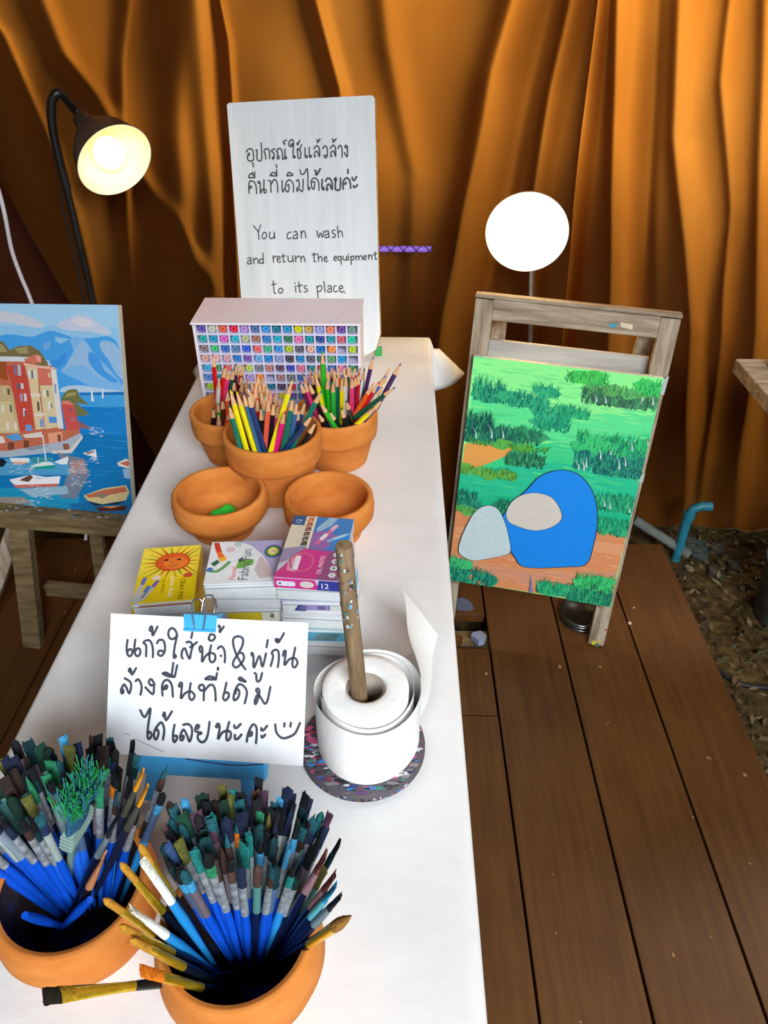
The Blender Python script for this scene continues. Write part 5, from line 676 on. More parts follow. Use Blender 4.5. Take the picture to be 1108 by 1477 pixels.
def brush_meshes(key):
    if key in br_cache: return br_cache[key]
    L, hcol, fmat, fcol, w, shape, bcol, tip = key
    h = MB(); f = MB(); b = MB()
    bl = 0.025 if shape != 'point' else 0.030
    fl = 0.036; zf = L - bl - fl
    if fmat is GOLD: fl = 0.050; zf = L - bl - fl
    if w > 0.025:                                      # broad flat wash brush
        fl, bl = 0.030, 0.062; zf = L - bl - fl
        h.box((0, 0, zf / 2), (w * 0.45, 0.006, zf), PLASTIC, hcol, bev=0.002)
        f.box((0, 0, zf + fl / 2), (w * 0.92, 0.011, fl), PAINT, (120, 150, 140), bev=0.002)
        for k in range(4): f.box((0, 0, zf + 0.006 + k * 0.006), (w * 0.935, 0.0118, 0.0012), PAINT, (150, 176, 168))
        rg = random.Random(5)
        tuft(b, zf + fl - 0.002, L - 0.014, w * 0.46, w * 0.52, 0.006, bcol, 'flat')
        for k in range(190):                           # splayed stiff ends
            x = rg.uniform(-1, 1) * w * 0.5; y = rg.uniform(-1, 1) * 0.006
            z0 = L - 0.040 + rg.uniform(0, 0.016)
            b.tube([(x, y, z0), (x * 1.12 + rg.uniform(-.002, .002), y * 1.8 + rg.uniform(-.002, .002), z0 + 0.016), (x * 1.2 + rg.uniform(-.006, .006), y * 2.2 + rg.uniform(-.006, .006), L + rg.uniform(-0.008, 0.006))], 0.0005, BRISTLE, tip if rg.random() < 0.75 else (60, 120, 150), 4)
    else:
        h.tube([(0, 0, 0), (0, 0, 0.004), (0, 0, zf * 0.35), (0, 0, zf * 0.78), (0, 0, zf - 0.004), (0, 0, zf + 0.006)], [0.0012, 0.0019, 0.0029, 0.0043, 0.0037, 0.0030], LACQUER, hcol, 10)
        rb = w / 2; flat = shape == 'flat'
        rr = [0.0037, 0.0036, 0.0037, 0.0036, 0.0034 + (rb - 0.0034) * 0.5, rb]
        ff = [0.0037, 0.0036, 0.0037, 0.0034, 0.0030, 0.0022] if flat else rr
        zz = [zf, zf + 0.004, zf + 0.0055, zf + 0.008, zf + fl * 0.65, zf + fl]
        f.tube([(0, 0, z) for z in zz], rr, fmat, fcol, 14, True, ff)
        if fcol != (255, 255, 255): f.tube([(0, 0, z) for z in (zf + fl * 0.45, zf + fl + 0.0003)], [rr[4] * 0.97, rb * 1.05], PAINT, fcol, 14, False, [ff[4] * 1.03, ff[5] * 1.12])
        if shape == 'bare': pass
        else: tuft(b, zf + fl - 0.001, L, rb * 0.98, rb * (1.12 if flat else 1.05), 0.0022 if flat else rb * 0.95, bcol, shape, tip, (int(w * 1e4) + sum(bcol)) % 97)
    me = [h.mesh('handle')]
    if shape != 'bare': me += [f.mesh('ferrule'), b.mesh('bristles')]
    br_cache[key] = me
    return me
def add_brush(key, E, T, label, group, spin):
    o = thing('paintbrush', label, 'paintbrush', E, along(Vector(T) - Vector(E), spin), group)
    for nm, me in zip(('handle', 'ferrule', 'bristles'), brush_meshes(key)): link(nm, me, o)
    return o
WHITE = (255, 255, 255)
BLUEH = (16, 78, 196); BLUE2 = (30, 98, 214); NAVYH = (18, 28, 62); SKYH = (40, 140, 210)
TUFTS = [('black', (20, 22, 26)), ('black', (24, 26, 30)), ('black', (30, 30, 34)), ('dark navy', (22, 30, 50)), ('dark navy', (26, 36, 60)), ('dark green', (20, 44, 36)), ('dark teal', (16, 48, 54)), ('dark brown', (46, 34, 30)), ('dark navy', (26, 36, 62)), ('dark navy', (32, 46, 78)), ('dark teal', (18, 58, 62)), ('dark green', (24, 60, 44)), ('dark brown', (62, 42, 36)), ('dark brown', (78, 56, 50)), ('slate blue', (52, 76, 118)), ('teal', (30, 112, 108)), ('olive', (92, 92, 42)), ('orange', (214, 112, 24)), ('plum', (74, 48, 66)), ('sky blue', (64, 146, 190)), ('green', (40, 120, 84))]
FCOLS = [WHITE, WHITE, WHITE, WHITE, WHITE, (120, 134, 146), (74, 126, 120), (104, 90, 98), (146, 158, 156), (70, 92, 128)]
def pack(center, rows, group, place, seed):
    rg = random.Random(seed); made = []
    for ay, n, a0, a1, L0 in rows:
        for k in range(n):
            ax = a0 + (a1 - a0) * (k + 0.5) / n + rg.uniform(-1.6, 1.6); ey = ay + rg.uniform(-2.5, 2.5)
            d = Vector((math.tan(math.radians(ax)), math.tan(math.radians(ey)), 1)).normalized()
            E = Vector((center[0] + 0.026 * ax / 25 + rg.uniform(-.003, .003), center[1] + 0.020 * (ay - 12) / 16 + 0.010 + rg.uniform(-.003, .003), TT + 0.014 + rg.uniform(0, 0.004)))
            L = round(L0 + rg.choice((-0.006, -0.003, 0, 0.003, 0.006)), 3)
            nm, bc = rg.choice(TUFTS)
            if ay < 12 and nm in ('orange',): nm, bc = TUFTS[6]
            hc = rg.choice([BLUEH, BLUEH, BLUE2, BLUE2, BLUEH, NAVYH, SKYH]) if ay < 16 else rg.choice([BLUEH, BLUE2, NAVYH, NAVYH, (60, 44, 34)])
            shape = rg.choice(['flat', 'flat', 'flat', 'round', 'point']); w = rg.choice([0.0070, 0.0080, 0.0098]) if shape != 'point' else 0.0065
            fc = rg.choice(FCOLS)
            tip = rg.choice([None, None, None, None, (30, 80, 90), (20, 22, 26), (20, 22, 26)])
            made.append([ay, ax, (L, hc, FERR if fc == WHITE else PAINT, fc, w, shape, bc, tip), E, E + d * L, nm, hc])
    names = {BLUEH: 'blue', BLUE2: 'blue', NAVYH: 'navy', SKYH: 'sky blue', (60, 44, 34): 'dark wooden'}
    rowname = {}
    for r in rows: rowname[r[0]] = None
    ays = [r[0] for r in rows]
    for i, a in enumerate(ays): rowname[a] = ['frontmost row', 'second row', 'third row', 'fourth row', 'fifth row', 'rearmost row'][i] if i < len(ays) - 1 else 'rearmost row'
    for a in ays:
        rr = sorted([m for m in made if m[0] == a], key=lambda m: m[4].x / m[4].y)
        for i, m in enumerate(rr):
            lab = '%s brush, %s bristles, %s of %s, %s from left' % (names[m[6]], m[5], rowname[a], place, ordn(i))
            add_brush(m[2], m[3], m[4], lab, group, rg.uniform(-0.5, 0.5))
GR, GL = 'brushes in the right front pot', 'brushes in the left front pot'
pack((-0.127, 0.305), [(7, 13, -18, 21, 0.146), (11, 15, -20, 23, 0.147), (14.5, 17, -21, 24, 0.149), (18, 18, -20, 23, 0.150), (21, 17, -18, 21, 0.150), (24, 15, -15, 18, 0.150)], GR, 'right front pot', 11)
pack((-0.285, 0.349), [(4, 9, -32, 0, 0.150), (8, 12, -32, 20, 0.153), (12, 14, -32, 24, 0.156), (16, 16, -30, 22, 0.157), (20, 15, -27, 17, 0.157), (24, 13, -24, 12, 0.157)], GL, 'left front pot', 23)
KINDS = {'gold_flat': ((16, 16, 18), GOLD, WHITE, 'flat', (176, 138, 30), (40, 36, 26)), 'gold_round': ((16, 22, 34), GOLD, WHITE, 'round', (184, 130, 40), None), 'orange_flat': ((20, 20, 22), GOLD, WHITE, 'flat', (232, 126, 30), None),
 'sky_white': (SKYH, PAINT, (226, 230, 226), 'flat', (226, 226, 214), None), 'gold_point': ((16, 16, 20), GOLD, WHITE, 'point', (150, 104, 50), None), 'cyan_flat': (NAVYH, PAINT, (90, 176, 190), 'flat', (40, 150, 190), None),
 'dark_flat': (NAVYH, PAINT, (110, 130, 140), 'flat', (40, 40, 46), None), 'mauve_flat': (NAVYH, PAINT, (150, 110, 120), 'flat', (120, 62, 58), None), 'wide': ((110, 140, 130), PAINT, WHITE, 'flat', (46, 92, 128), (36, 150, 84)),
 'bare': (BLUEH, PAINT, WHITE, 'bare', (0, 0, 0), None), 'wood_dark': ((30, 24, 24), PAINT, (196, 128, 84), 'flat', (210, 140, 96), None), 'yellow_flat': ((30, 34, 60), PAINT, (70, 70, 60), 'flat', (224, 150, 30), None)}
SPL = ['broad gold-ferruled flat brush lying lowest over the left rim of right front pot', 'gold-ferruled brush with pale bristles leaning far left over the right front pot rim', 'gold-ferruled brush just under the far left leaning one, right front pot', 'lower gold-ferruled brush leaning left beside a second one, right front pot',
 'gold brush with bright orange bristles at the front left rim of right pot', 'gold-ferruled brush rising steeply between the two front brush pots', 'slim gold-ferruled brush between the pots, left of the steeper gold one', 'sky blue brush with white ferrule leaning left out of right front pot',
 'sky blue brush with white ferrule rising between the two brush pots', 'pointed gold-brown brush leaning furthest right out of right front pot', 'cyan-tipped flat brush at the right side of the right front pot', 'dark-tipped brush under the cyan one, right side of right front pot', 'mauve-stained flat brush left of the cyan-tipped one, right front pot', 'upper reddish mauve flat brush at the right of the right front pot',
 'very broad wash brush with splayed green bristles in the left front pot', 'blue brush handle lying over the left rim of left front pot', 'blue brush handle lying slantwise to the right inside left front pot', 'broad dark flat brush leaning right beside the broad wash brush', 'dark brush with salmon ferrule in the middle of left front pot', 'yellow-tipped flat brush at the rear right of the left front pot', 'second yellow-tipped brush, lower, at the right of left front pot']
for lab, (pt, kd, L, w, (ex, ey, ez, tx, ty, tz)) in zip(SPL, SPECIAL_BRUSHES):
    hc, fm, fc, shp, bc, tip = KINDS[kd]
    d = Vector((tx - ex, ty - ey, tz - ez)); d.normalize()
    add_brush((L, hc, fm, fc, w, shp, bc, tip), (ex, ey, ez), (tx, ty, tz), lab, GR if pt == 'BR' else GL, 0.0)

# ------------------------------------------------------------------ boxes of pastels
def slip_box(name, label, loc, rz, w, l, h, sleeve, prints=None, front=None, group=None):
    t = thing(name, label, 'box', loc, (0, 0, math.radians(rz)), group)
    mb = MB(); mb.box((0, l / 2, h / 2), (w - 0.003, l - 0.001, h - 0.003), CARD, (226, 230, 232), bev=0.0012)
    mb.box((0, 0.0002, h * 0.80), (w - 0.006, 0.0006, 0.0008), CARD, (150, 154, 158))
    part('tray', mb, t)
    mb = MB(); e = 0.0012
    mb.box((0, l / 2 + 0.002, h - e / 2), (w, l - 0.004, e), CARD, sleeve); mb.box((0, l / 2 + 0.002, e / 2), (w, l - 0.004, e), CARD, sleeve)
    for sx in (-1, 1): mb.box((sx * (w - e) / 2, l / 2 + 0.002, h / 2), (e, l - 0.004, h - 2 * e), CARD, sleeve)
    if front:
        f = FRONT(0.0)
        for c, pts in front: mb.poly(pts, f, 0.0004, CARD, c)
    if prints: prints(mb, TOP(h))
    part('sleeve', mb, t)
    return t
def circ(x, y, r, n=20, ry=None): return [(x + r * math.cos(2 * PI * k / n), y + (ry or r) * math.sin(2 * PI * k / n)) for k in range(n)]
def sun_print(mb, f):
    w, l = 0.079, 0.118; x0 = -w / 2
    mb.poly([(x0, 0.004), (w / 2, 0.004), (w / 2, l), (x0, l)], f, .0001, CARD, (242, 214, 24))
    mb.poly([(x0, 0.06), (w / 2, 0.05), (w / 2, l), (x0, l)], f, .0002, CARD, (246, 222, 70))
    cx, cy = 0.004, 0.084
    rg = random.Random(2)
    for k in range(22):
        a = 2 * PI * k / 22; r1 = 0.034 + 0.008 * (k % 3); da = 0.11
        c = [(236, 150, 30), (250, 190, 40), (170, 180, 40), (226, 96, 40)][k % 4]
        tip = (max(x0 + .001, min(w / 2 - .001, cx + r1 * 1.15 * math.cos(a))), max(0.05, min(l - .001, cy + r1 * math.sin(a))))
        mb.poly([(cx + 0.021 * math.cos(a - da), cy + 0.018 * math.sin(a - da)), tip, (cx + 0.021 * math.cos(a + da), cy + 0.018 * math.sin(a + da))], f, .0003, CARD, c)
        mb.ribbon([(cx + 0.022 * math.cos(a), cy + 0.019 * math.sin(a)), tip], 0.0006, f, .00035, CARD, (70, 60, 20), False)
    mb.poly(circ(cx, cy, 0.0235, 28, 0.0195), f, .0004, CARD, (60, 30, 16)); mb.poly(circ(cx, cy, 0.0228, 28, 0.0188), f, .0005, CARD, (226, 92, 40)); mb.poly(circ(cx + .004, cy - .003, 0.016, 24, 0.013), f, .0006, CARD, (238, 128, 50))
    for ex in (-0.009, 0.008):
        mb.poly(circ(cx + ex, cy + 0.004, 0.003, 12, 0.002), f, .0007, CARD, (60, 20, 20))
    mb.ribbon([(cx - .006, cy - .008), (cx, cy - .010), (cx + .007, cy - .007)], 0.0008, f, .0007, CARD, (80, 20, 16))
    mb.ribbon([(cx - .002, cy + .003), (cx - .001, cy - .003), (cx + .002, cy - .003)], 0.0006, f, .0007, CARD, (100, 30, 20))
    write(mb, 'CRAY-PAS', f, (0.0185, 0.047), 0.0092, -90, .0004, CARD, (30, 30, 24)); write(mb, 'Junior Artist', f, (0.0050, 0.052), 0.0100, -90, .0004, CARD, (250, 246, 220), 0.82); write(mb, 'OIL PASTELS', f, (-0.0050, 0.048), 0.0052, -90, .0004, CARD, (80, 76, 20))
    for a, b, c, d, col in ((-0.037, 0.010, -0.029, 0.052, (110, 120, 190)), (-0.027, 0.010, -0.012, 0.044, (130, 100, 170)), (-0.034, 0.004, -0.022, 0.034, (90, 130, 200))):
        mb.ribbon([(a, b), (c, d)], 0.006, f, .0004, CARD, (190, 196, 206), False); mb.ribbon([(a + (c - a) * .75, b + (d - b) * .75), (c, d)], 0.0055, f, .0005, CARD, col, False)
    mb.poly(circ(-0.014, 0.052, 0.006, 14, 0.005), f, .0004, CARD, (240, 226, 200)); mb.poly(circ(0.027, 0.053, 0.006, 14, 0.005), f, .0004, CARD, (230, 80, 60))
def fabric_print(mb, f):
    w, l = 0.095, 0.09; x0 = -w / 2
    mb.poly([(x0, 0.004), (-x0, 0.004), (-x0, l), (x0, l)], f, .0001, CARD, (228, 232, 236))
    mb.poly([(-0.012, l), (0.006, 0.080), (0.022, 0.060), (0.034, 0.036), (0.040, 0.012), (w / 2, 0.012), (w / 2, l)], f, .0002, CARD, (176, 168, 208))
    mb.poly([(0.020, 0.058), (0.034, 0.036), (0.039, 0.014), (0.022, 0.012), (0.014, 0.03)], f, .00025, CARD, (206, 188, 190))
    for i, c in enumerate(((60, 60, 150), (40, 130, 110), (120, 180, 60), (240, 200, 60), (244, 226, 190))): mb.poly(circ(0.036, 0.066, 0.0115 - 0.0016 * i, 20, 0.0135 - 0.0019 * i), f, .0003 + .00005 * i, CARD, c)
    mb.ribbon([(0.034, 0.064), (0.037, 0.068), (0.039, 0.062)], 0.001, f, .0006, CARD, (180, 90, 40))
    mb.poly([(-0.045, l - .002), (-0.038, l - .002), (-0.030, 0.062), (-0.039, 0.066)], f, .0003, CARD, (206, 60, 40)); mb.poly([(-0.040, 0.070), (-0.033, 0.068), (-0.024, 0.054), (-0.033, 0.050)], f, .00035, CARD, (240, 110, 50)); mb.poly([(-0.034, 0.055), (-0.026, 0.058), (-0.024, 0.050), (-0.032, 0.047)], f, .0004, CARD, (246, 180, 60))
    mb.ribbon([(-0.045, 0.030), (-0.034, 0.028), (-0.026, 0.036), (-0.020, 0.046)], 0.005, f, .0003, CARD, (110, 160, 90)); mb.poly([(-0.044, 0.044), (-0.036, 0.052), (-0.032, 0.046), (-0.038, 0.038)], f, .0003, CARD, (40, 110, 80)); mb.poly(circ(-0.043, 0.032, 0.004), f, .0004, CARD, (70, 120, 190))
    mb.poly([(-0.010, 0.034), (-0.004, 0.032), (0.012, 0.040), (0.012, 0.050), (0.002, 0.052), (-0.008, 0.046)], f, .0003, CARD, (110, 178, 70)); mb.poly([(-0.009, 0.050), (-0.003, 0.056), (-0.001, 0.048), (-0.006, 0.044)], f, .00035, CARD, (50, 100, 60))
    for (x, y, c) in ((-0.021, 0.072, (220, 50, 60)), (-0.012, 0.084, (40, 140, 90))):
        mb.ribbon(circ(x, y, 0.0048, 7) + [circ(x, y, 0.0048, 7)[0]], 0.0009, f, .0004, CARD, c, False); mb.ribbon([(x - .002, y - .001), (x, y + .002), (x + .002, y - .002)], 0.0008, f, .0004, CARD, c)
    write(mb, 'Pentel', f, (-0.0085, 0.010), 0.0105, 90, .0004, CARD, (222, 40, 50)); write(mb, 'FabricFun', f, (0.0075, 0.008), 0.0185, 90, .0005, CARD, (90, 96, 108), 0.88)
def pink_print(mb, f):
    w, l = 0.083, 0.131; x0 = -w / 2
    mb.poly([(x0, l * .36), (-0.012, l * .55), (-0.012, l), (x0, l)], f, .0001, CARD, (216, 208, 186)); mb.poly([(x0, l * .2), (-0.006, l * .42), (-0.006, l * .52), (x0, l * .44)], f, .00015, CARD, (150, 140, 170))
    mb.poly([(-0.010, l * .45), (w / 2, l * .40), (w / 2, l), (-0.010, l)], f, .0002, CARD, (60, 130, 196)); mb.poly([(-0.010, l * .48), (0.012, l * .46), (0.030, l * .68), (0.0, l * .78), (-0.010, l * .72)], f, .00025, CARD, (150, 106, 170)); mb.poly([(0.008, l), (-0.006, l * .8), (-0.003, l * .74), (0.014, l * .86), (0.02, l)], f, .00028, CARD, (150, 186, 210)); mb.poly([(0.018, l * .55), (w / 2, l * .52), (w / 2, l * .75), (0.026, l * .68)], f, .0003, CARD, (30, 140, 220))
    mb.ribbon([(-0.0105, l * .40), (-0.0105, l)], 0.0026, f, .00035, CARD, (236, 222, 196), False)
    for i, c in enumerate(((40, 40, 38), (70, 70, 66), (90, 60, 50), (110, 60, 50), (160, 70, 40), (190, 90, 50))):
        y = l * (.50 + .08 * i); mb.poly([(-0.021, y), (-0.013, y + .002), (-0.013, y + .010), (-0.020, y + .009)], f, .0003, CARD, c); mb.poly([(-0.019, y + .002), (-0.015, y + .003), (-0.015, y + .006), (-0.019, y + .006)], f, .00035, CARD, tuple(min(255, v + 70) for v in c))
    mb.poly([(x0, l * .84), (-0.024, l * .84), (-0.024, l), (x0, l)], f, .0003, CARD, (44, 90, 140)); write(mb, '12', f, (-0.029, l * .86), 0.0105, 90, .0004, CARD, (226, 232, 240))
    mb.ribbon([(0.000, l * .56), (0.006, l * .63), (0.020, l * .86)], 0.0055, f, .0004, CARD, (226, 110, 150), False); mb.ribbon([(0.005, l * .63), (0.009, l * .70)], 0.0060, f, .00045, CARD, (230, 226, 236), False); mb.ribbon([(0.016, l * .80), (0.020, l * .86)], 0.006, f, .00045, CARD, (236, 180, 200), False)
    mb.ribbon([(0.014, l * .60), (0.039, l * .74)], 0.0048, f, .0004, CARD, (110, 190, 226), False); mb.ribbon([(0.022, l * .645), (0.034, l * .71)], 0.0052, f, .00045, CARD, (170, 210, 232), False)
    mb.poly([(x0, 0), (w / 2, 0), (w / 2, l * .46), (0.012, l * .44), (-0.012, l * .46), (-0.024, l * .36), (-0.034, l * .16), (x0, l * .06)], f, .0005, CARD, (206, 62, 140)); mb.poly([(0.012, 0), (w / 2, 0), (w / 2, l * .46), (0.020, l * .44)], f, .0006, CARD, (150, 84, 130))
    mb.ribbon(circ(-0.012, 0.032, 0.015, 22, 0.018) + [(0.003, 0.032)], 0.0010, f, .0007, CARD, (236, 150, 140), False); mb.poly([(-0.028, 0.014), (-0.016, 0.012), (-0.014, 0.044), (-0.020, 0.046), (-0.030, 0.030)], f, .0007, CARD, (234, 150, 176)); mb.poly([(-0.0215, 0.016), (-0.0145, 0.016), (-0.0145, 0.043), (-0.0215, 0.043)], f, .0008, CARD, (236, 232, 240))
    write(mb, 'OIL PASTEL', f, (0.016, 0.010), 0.0082, 90, .0009, CARD, (246, 236, 244), 0.9)
    for i in range(4): mb.poly(circ(0.0305, 0.010 + 0.0135 * i, 0.0052, 6), f, .0008, CARD, (226, 226, 232)); mb.poly(circ(0.0305, 0.010 + 0.0135 * i, 0.0022, 8), f, .0009, CARD, [(190, 190, 196), (60, 150, 120), (150, 130, 160), (200, 160, 170)][i])
def carton(name, label, loc, rz, w, l, h, col, prints, front):
    t = thing(name, label, 'box', loc, (0, 0, math.radians(rz)))
    mb = MB(); mb.box((0, l / 2, h / 2), (w, l, h), CARD, col, bev=0.0008)
    front(mb, FRONT(0.0)); prints(mb, TOP(h)); part('carton', mb, t); return t
def pink_front(mb, f):
    mb.poly([(-.0415, 0.0005), (.016, 0.0005), (.010, .0165), (-.0415, .0165)], f, .0002, CARD, (214, 50, 140)); mb.poly([(.012, 0.0005), (.0412, 0.0005), (.0412, .0165), (.016, .0165)], f, .0003, CARD, (50, 56, 150))
    mb.poly([(-.037, .004), (-.016, .004), (-.014, .008), (-.016, .012), (-.037, .012), (-.039, .008)], f, .0004, CARD, (232, 226, 240)); mb.poly(circ(.000, .0085, .009, 16, .0055), f, .0004, CARD, (222, 210, 206)); mb.poly(circ(-.034, .008, .0018, 10), f, .0005, CARD, (90, 80, 140))
    write(mb, '12', f, (.0165, .0042), 0.0115, 0, .0006, CARD, (250, 250, 255))
YEL = (236, 204, 30)
h = 0.0205
SF = [None, [((236, 206, 40), [(-.038, .006), (.020, .006), (.020, .018), (-.038, .018)])], None]
NTH = ['bottom', 'second from the bottom', 'third from the bottom', 'fourth from the bottom']
for k in range(3):
    slip_box('crayon_box', 'yellow-sleeved pastel box under the sun box, %s in the left stack' % NTH[k], (-0.303 + 0.004 * (k % 2), 0.712 - 0.003 * (k % 2), TT + h * k), 7.5 + 2 * (k % 2), 0.079, 0.118, h, YEL, None, SF[k], 'pastel boxes in the left stack')
slip_box('crayon_box', 'yellow pastel box with an orange sun, on top of the left stack', (-0.2975, 0.7085, TT + h * 3), 7.5, 0.079, 0.118, h, (240, 214, 40), sun_print, [((178, 90, 40), [(-.030, .0165), (.036, .0175), (.036, .0195), (-.030, .0190)])])
h = 0.023
MF = [None, [((236, 206, 30), [(-.030, .006), (.018, .006), (.018, .019), (-.030, .019)]), ((236, 236, 214), [(.018, .006), (.044, .006), (.044, .019), (.018, .019)]), ((200, 180, 210), [(-.044, .006), (-.030, .006), (-.030, .019), (-.044, .019)]), ((60, 60, 60), [(.026, .009), (.031, .009), (.031, .016), (.026, .016)])], [((236, 206, 30), [(-.028, .004), (.016, .004), (.016, .018), (-.028, .018)]), ((238, 238, 216), [(.016, .004), (.044, .004), (.044, .018), (.016, .018)]), ((190, 30, 50), [(-.044, .003), (-.028, .003), (-.030, .006), (-.044, .006)]), ((206, 190, 216), [(-.044, .006), (-.028, .006), (-.028, .018), (-.044, .018)]), ((70, 70, 70), [(.026, .008), (.031, .007), (.032, .015), (.027, .016)])], None]
for k in range(4):
    slip_box('pastel_box', 'white pastel box below the fabric pastels, %s in the middle stack' % NTH[k], (-0.188 + 0.004 * (k % 2), 0.713, TT + h * k), 3 - 2 * (k % 2), 0.092, 0.088, h, (222, 222, 226), None, MF[k], 'pastel boxes in the middle stack')
slip_box('pastel_box', 'white fabric pastel box with green animal drawing, on top of middle stack', (-0.1925, 0.7085, TT + h * 4), 4, 0.095, 0.09, h, (228, 230, 236), fabric_print)
h = 0.0226
RF = [None, [((90, 170, 200), [(-.042, .004), (.042, .004), (.042, .020), (-.042, .020)]), ((170, 200, 190), [(-.010, .006), (.02, .006), (.03, .018), (.0, .018)])], None, [((150, 140, 196), [(-.020, .010), (.020, .010), (.020, .019), (-.020, .019)]), ((50, 50, 150), [(-.026, .009), (-.012, .008), (-.008, .017), (-.020, .019)]), ((40, 40, 60), [(.004, .011), (.014, .011), (.014, .017), (.004, .018)]), ((210, 216, 210), [(.018, .010), (.040, .010), (.040, .018), (.018, .018)])], None]
RS = [(226, 226, 230), (120, 180, 204), (222, 222, 228), (178, 178, 206), (226, 228, 232)]
NTR = ['bottom', 'second from the bottom', 'third from the bottom', 'fourth from the bottom', 'fifth from the bottom']
for k in range(5):
    slip_box('pastel_box', 'pale pastel box below the pink one, %s in the right stack' % NTR[k], (-0.107 + (0.004 if k % 2 else 0.0) + 0.002 * (4 - k), 0.706 - 0.002 * (4 - k), TT + h * k), -3 + 2 * (k % 2), 0.086, 0.125, h, RS[k], None, RF[k], 'pastel boxes in the right stack')
carton('pastel_box', 'pink and blue box of twelve oil pastels on top of right stack', (-0.1085, 0.7035, TT + h * 5), -5, 0.083, 0.131, 0.017, (200, 196, 206), pink_print, pink_front)
# ------------------------------------------------------------------ paper sign on its small blue easel
Ms = axes((0.9972, -0.072, 0.022), (0.0248, 0.59, 0.807)); Os = Vector((-0.1995, 0.4862, 0.825)); KS = 0.9685
mb = MB(); fr = FRONT(0.0)
n = 14; vs = []
for j in range(n + 1):
    for i in range(n + 1):
        vs.append((-0.1107 + 0.2212 * i / n, 0.0012 * math.sin(PI * i / n) * (1 - j / n), 0.0005 + 0.1545 * j / n))
mb.add(vs, [(j * (n + 1) + i, j * (n + 1) + i + 1, (j + 1) * (n + 1) + i + 1, (j + 1) * (n + 1) + i) for j in range(n) for i in range(n)], PAPER, smooth=True)
for st in SHEET_INK: mb.ribbon(st, 0.0027, fr, 0.0006, INK, (64, 66, 78))
for st in SHEET_PENCIL: mb.ribbon(st, 0.0006, fr, 0.0006, INK, (130, 140, 170))
o = link('paper_sign', mb.mesh('paper_sign')); o.location = Os; o.scale = (KS, KS, KS); o.rotation_mode = 'QUATERNION'; o.rotation_quaternion = Ms.to_quaternion()
tag(o, 'white paper with three handwritten Thai lines and a smile, clipped to the blue easel', 'sign')
e = thing('tabletop_easel', 'small sky blue wooden easel standing behind the paper sign', 'easel', Os, Ms); e.scale = (KS, KS, KS)
mb = MB(); mb.box((-0.006, 0.0105, -0.008), (0.149, 0.017, 0.024), BLUEP, bev=0.0015)
mb.ribbon([(-0.02, -0.0005), (0.03, -0.004), (0.066, -0.001)], 0.0015, FRONT(0.002), 0.0003, INK, (60, 60, 110)); part('ledge', mb, e)
for sx in (-1, 1):
    mb = MB(); mb.beam((-0.009 + sx * 0.058, 0.0245, -0.057), (-0.009 + sx * 0.030, 0.0245, 0.150), 0.017, 0.010, BLUEP, up=(0, 1, 0)); part('leg', mb, e)
mb = MB(); mb.box((-0.009, 0.0105, 0.136), (0.085, 0.017, 0.018), BLUEP, bev=0.0015); part('top_bar', mb, e)
inv = Ms.transposed()
a = inv @ (Vector((-0.207, 0.675, 0.768)) - Os) / KS
mb = MB(); mb.beam((-0.009, 0.036, 0.140), a, 0.014, 0.010, BLUEP, up=(0, 1, 0)); part('back_leg', mb, e)
# blue binder clip on the top edge
t = thing('binder_clip', 'blue binder clip with steel handles gripping the paper sign top', 'clip', Os, Ms); t.scale = (KS, KS, KS)
cx = -0.0085; zt = 0.155
mb = MB()
mb.add([(cx - .0185, -0.003, zt + .0035), (cx + .0185, -0.003, zt + .0035), (cx + .0175, -0.0022, zt - .0135), (cx - .0175, -0.0022, zt - .0135),
        (cx - .0185, 0.020, zt + .0035), (cx + .0185, 0.020, zt + .0035), (cx + .0175, 0.020, zt - .0135), (cx - .0175, 0.020, zt - .0135)],
       [(0, 3, 2, 1), (4, 5, 6, 7), (0, 1, 5, 4), (0, 4, 7, 3), (1, 2, 6, 5)], BLUEP)
mb.tube([(cx - .0178, -0.003, zt - .0135), (cx + .0178, -0.003, zt - .0135)], 0.0016, BLUEP, seg=10)
part('jaw', mb, t)
for yy, tilt in ((-0.004, -0.010), (0.021, 0.006)):
    mb = MB(); hh = 0.030
    pts = [(cx - .0045, yy, zt - .012), (cx - .0075, yy + tilt * .3, zt + .004), (cx - .0065, yy + tilt * .8, zt + .017), (cx - .003, yy + tilt, zt + hh - .008), (cx + .003, yy + tilt, zt + hh - .008), (cx + .0065, yy + tilt * .8, zt + .017), (cx + .0075, yy + tilt * .3, zt + .004), (cx + .0045, yy, zt - .012)]
    mb.tube(pts, 0.0009, STEEL, seg=8); part('handle', mb, t)

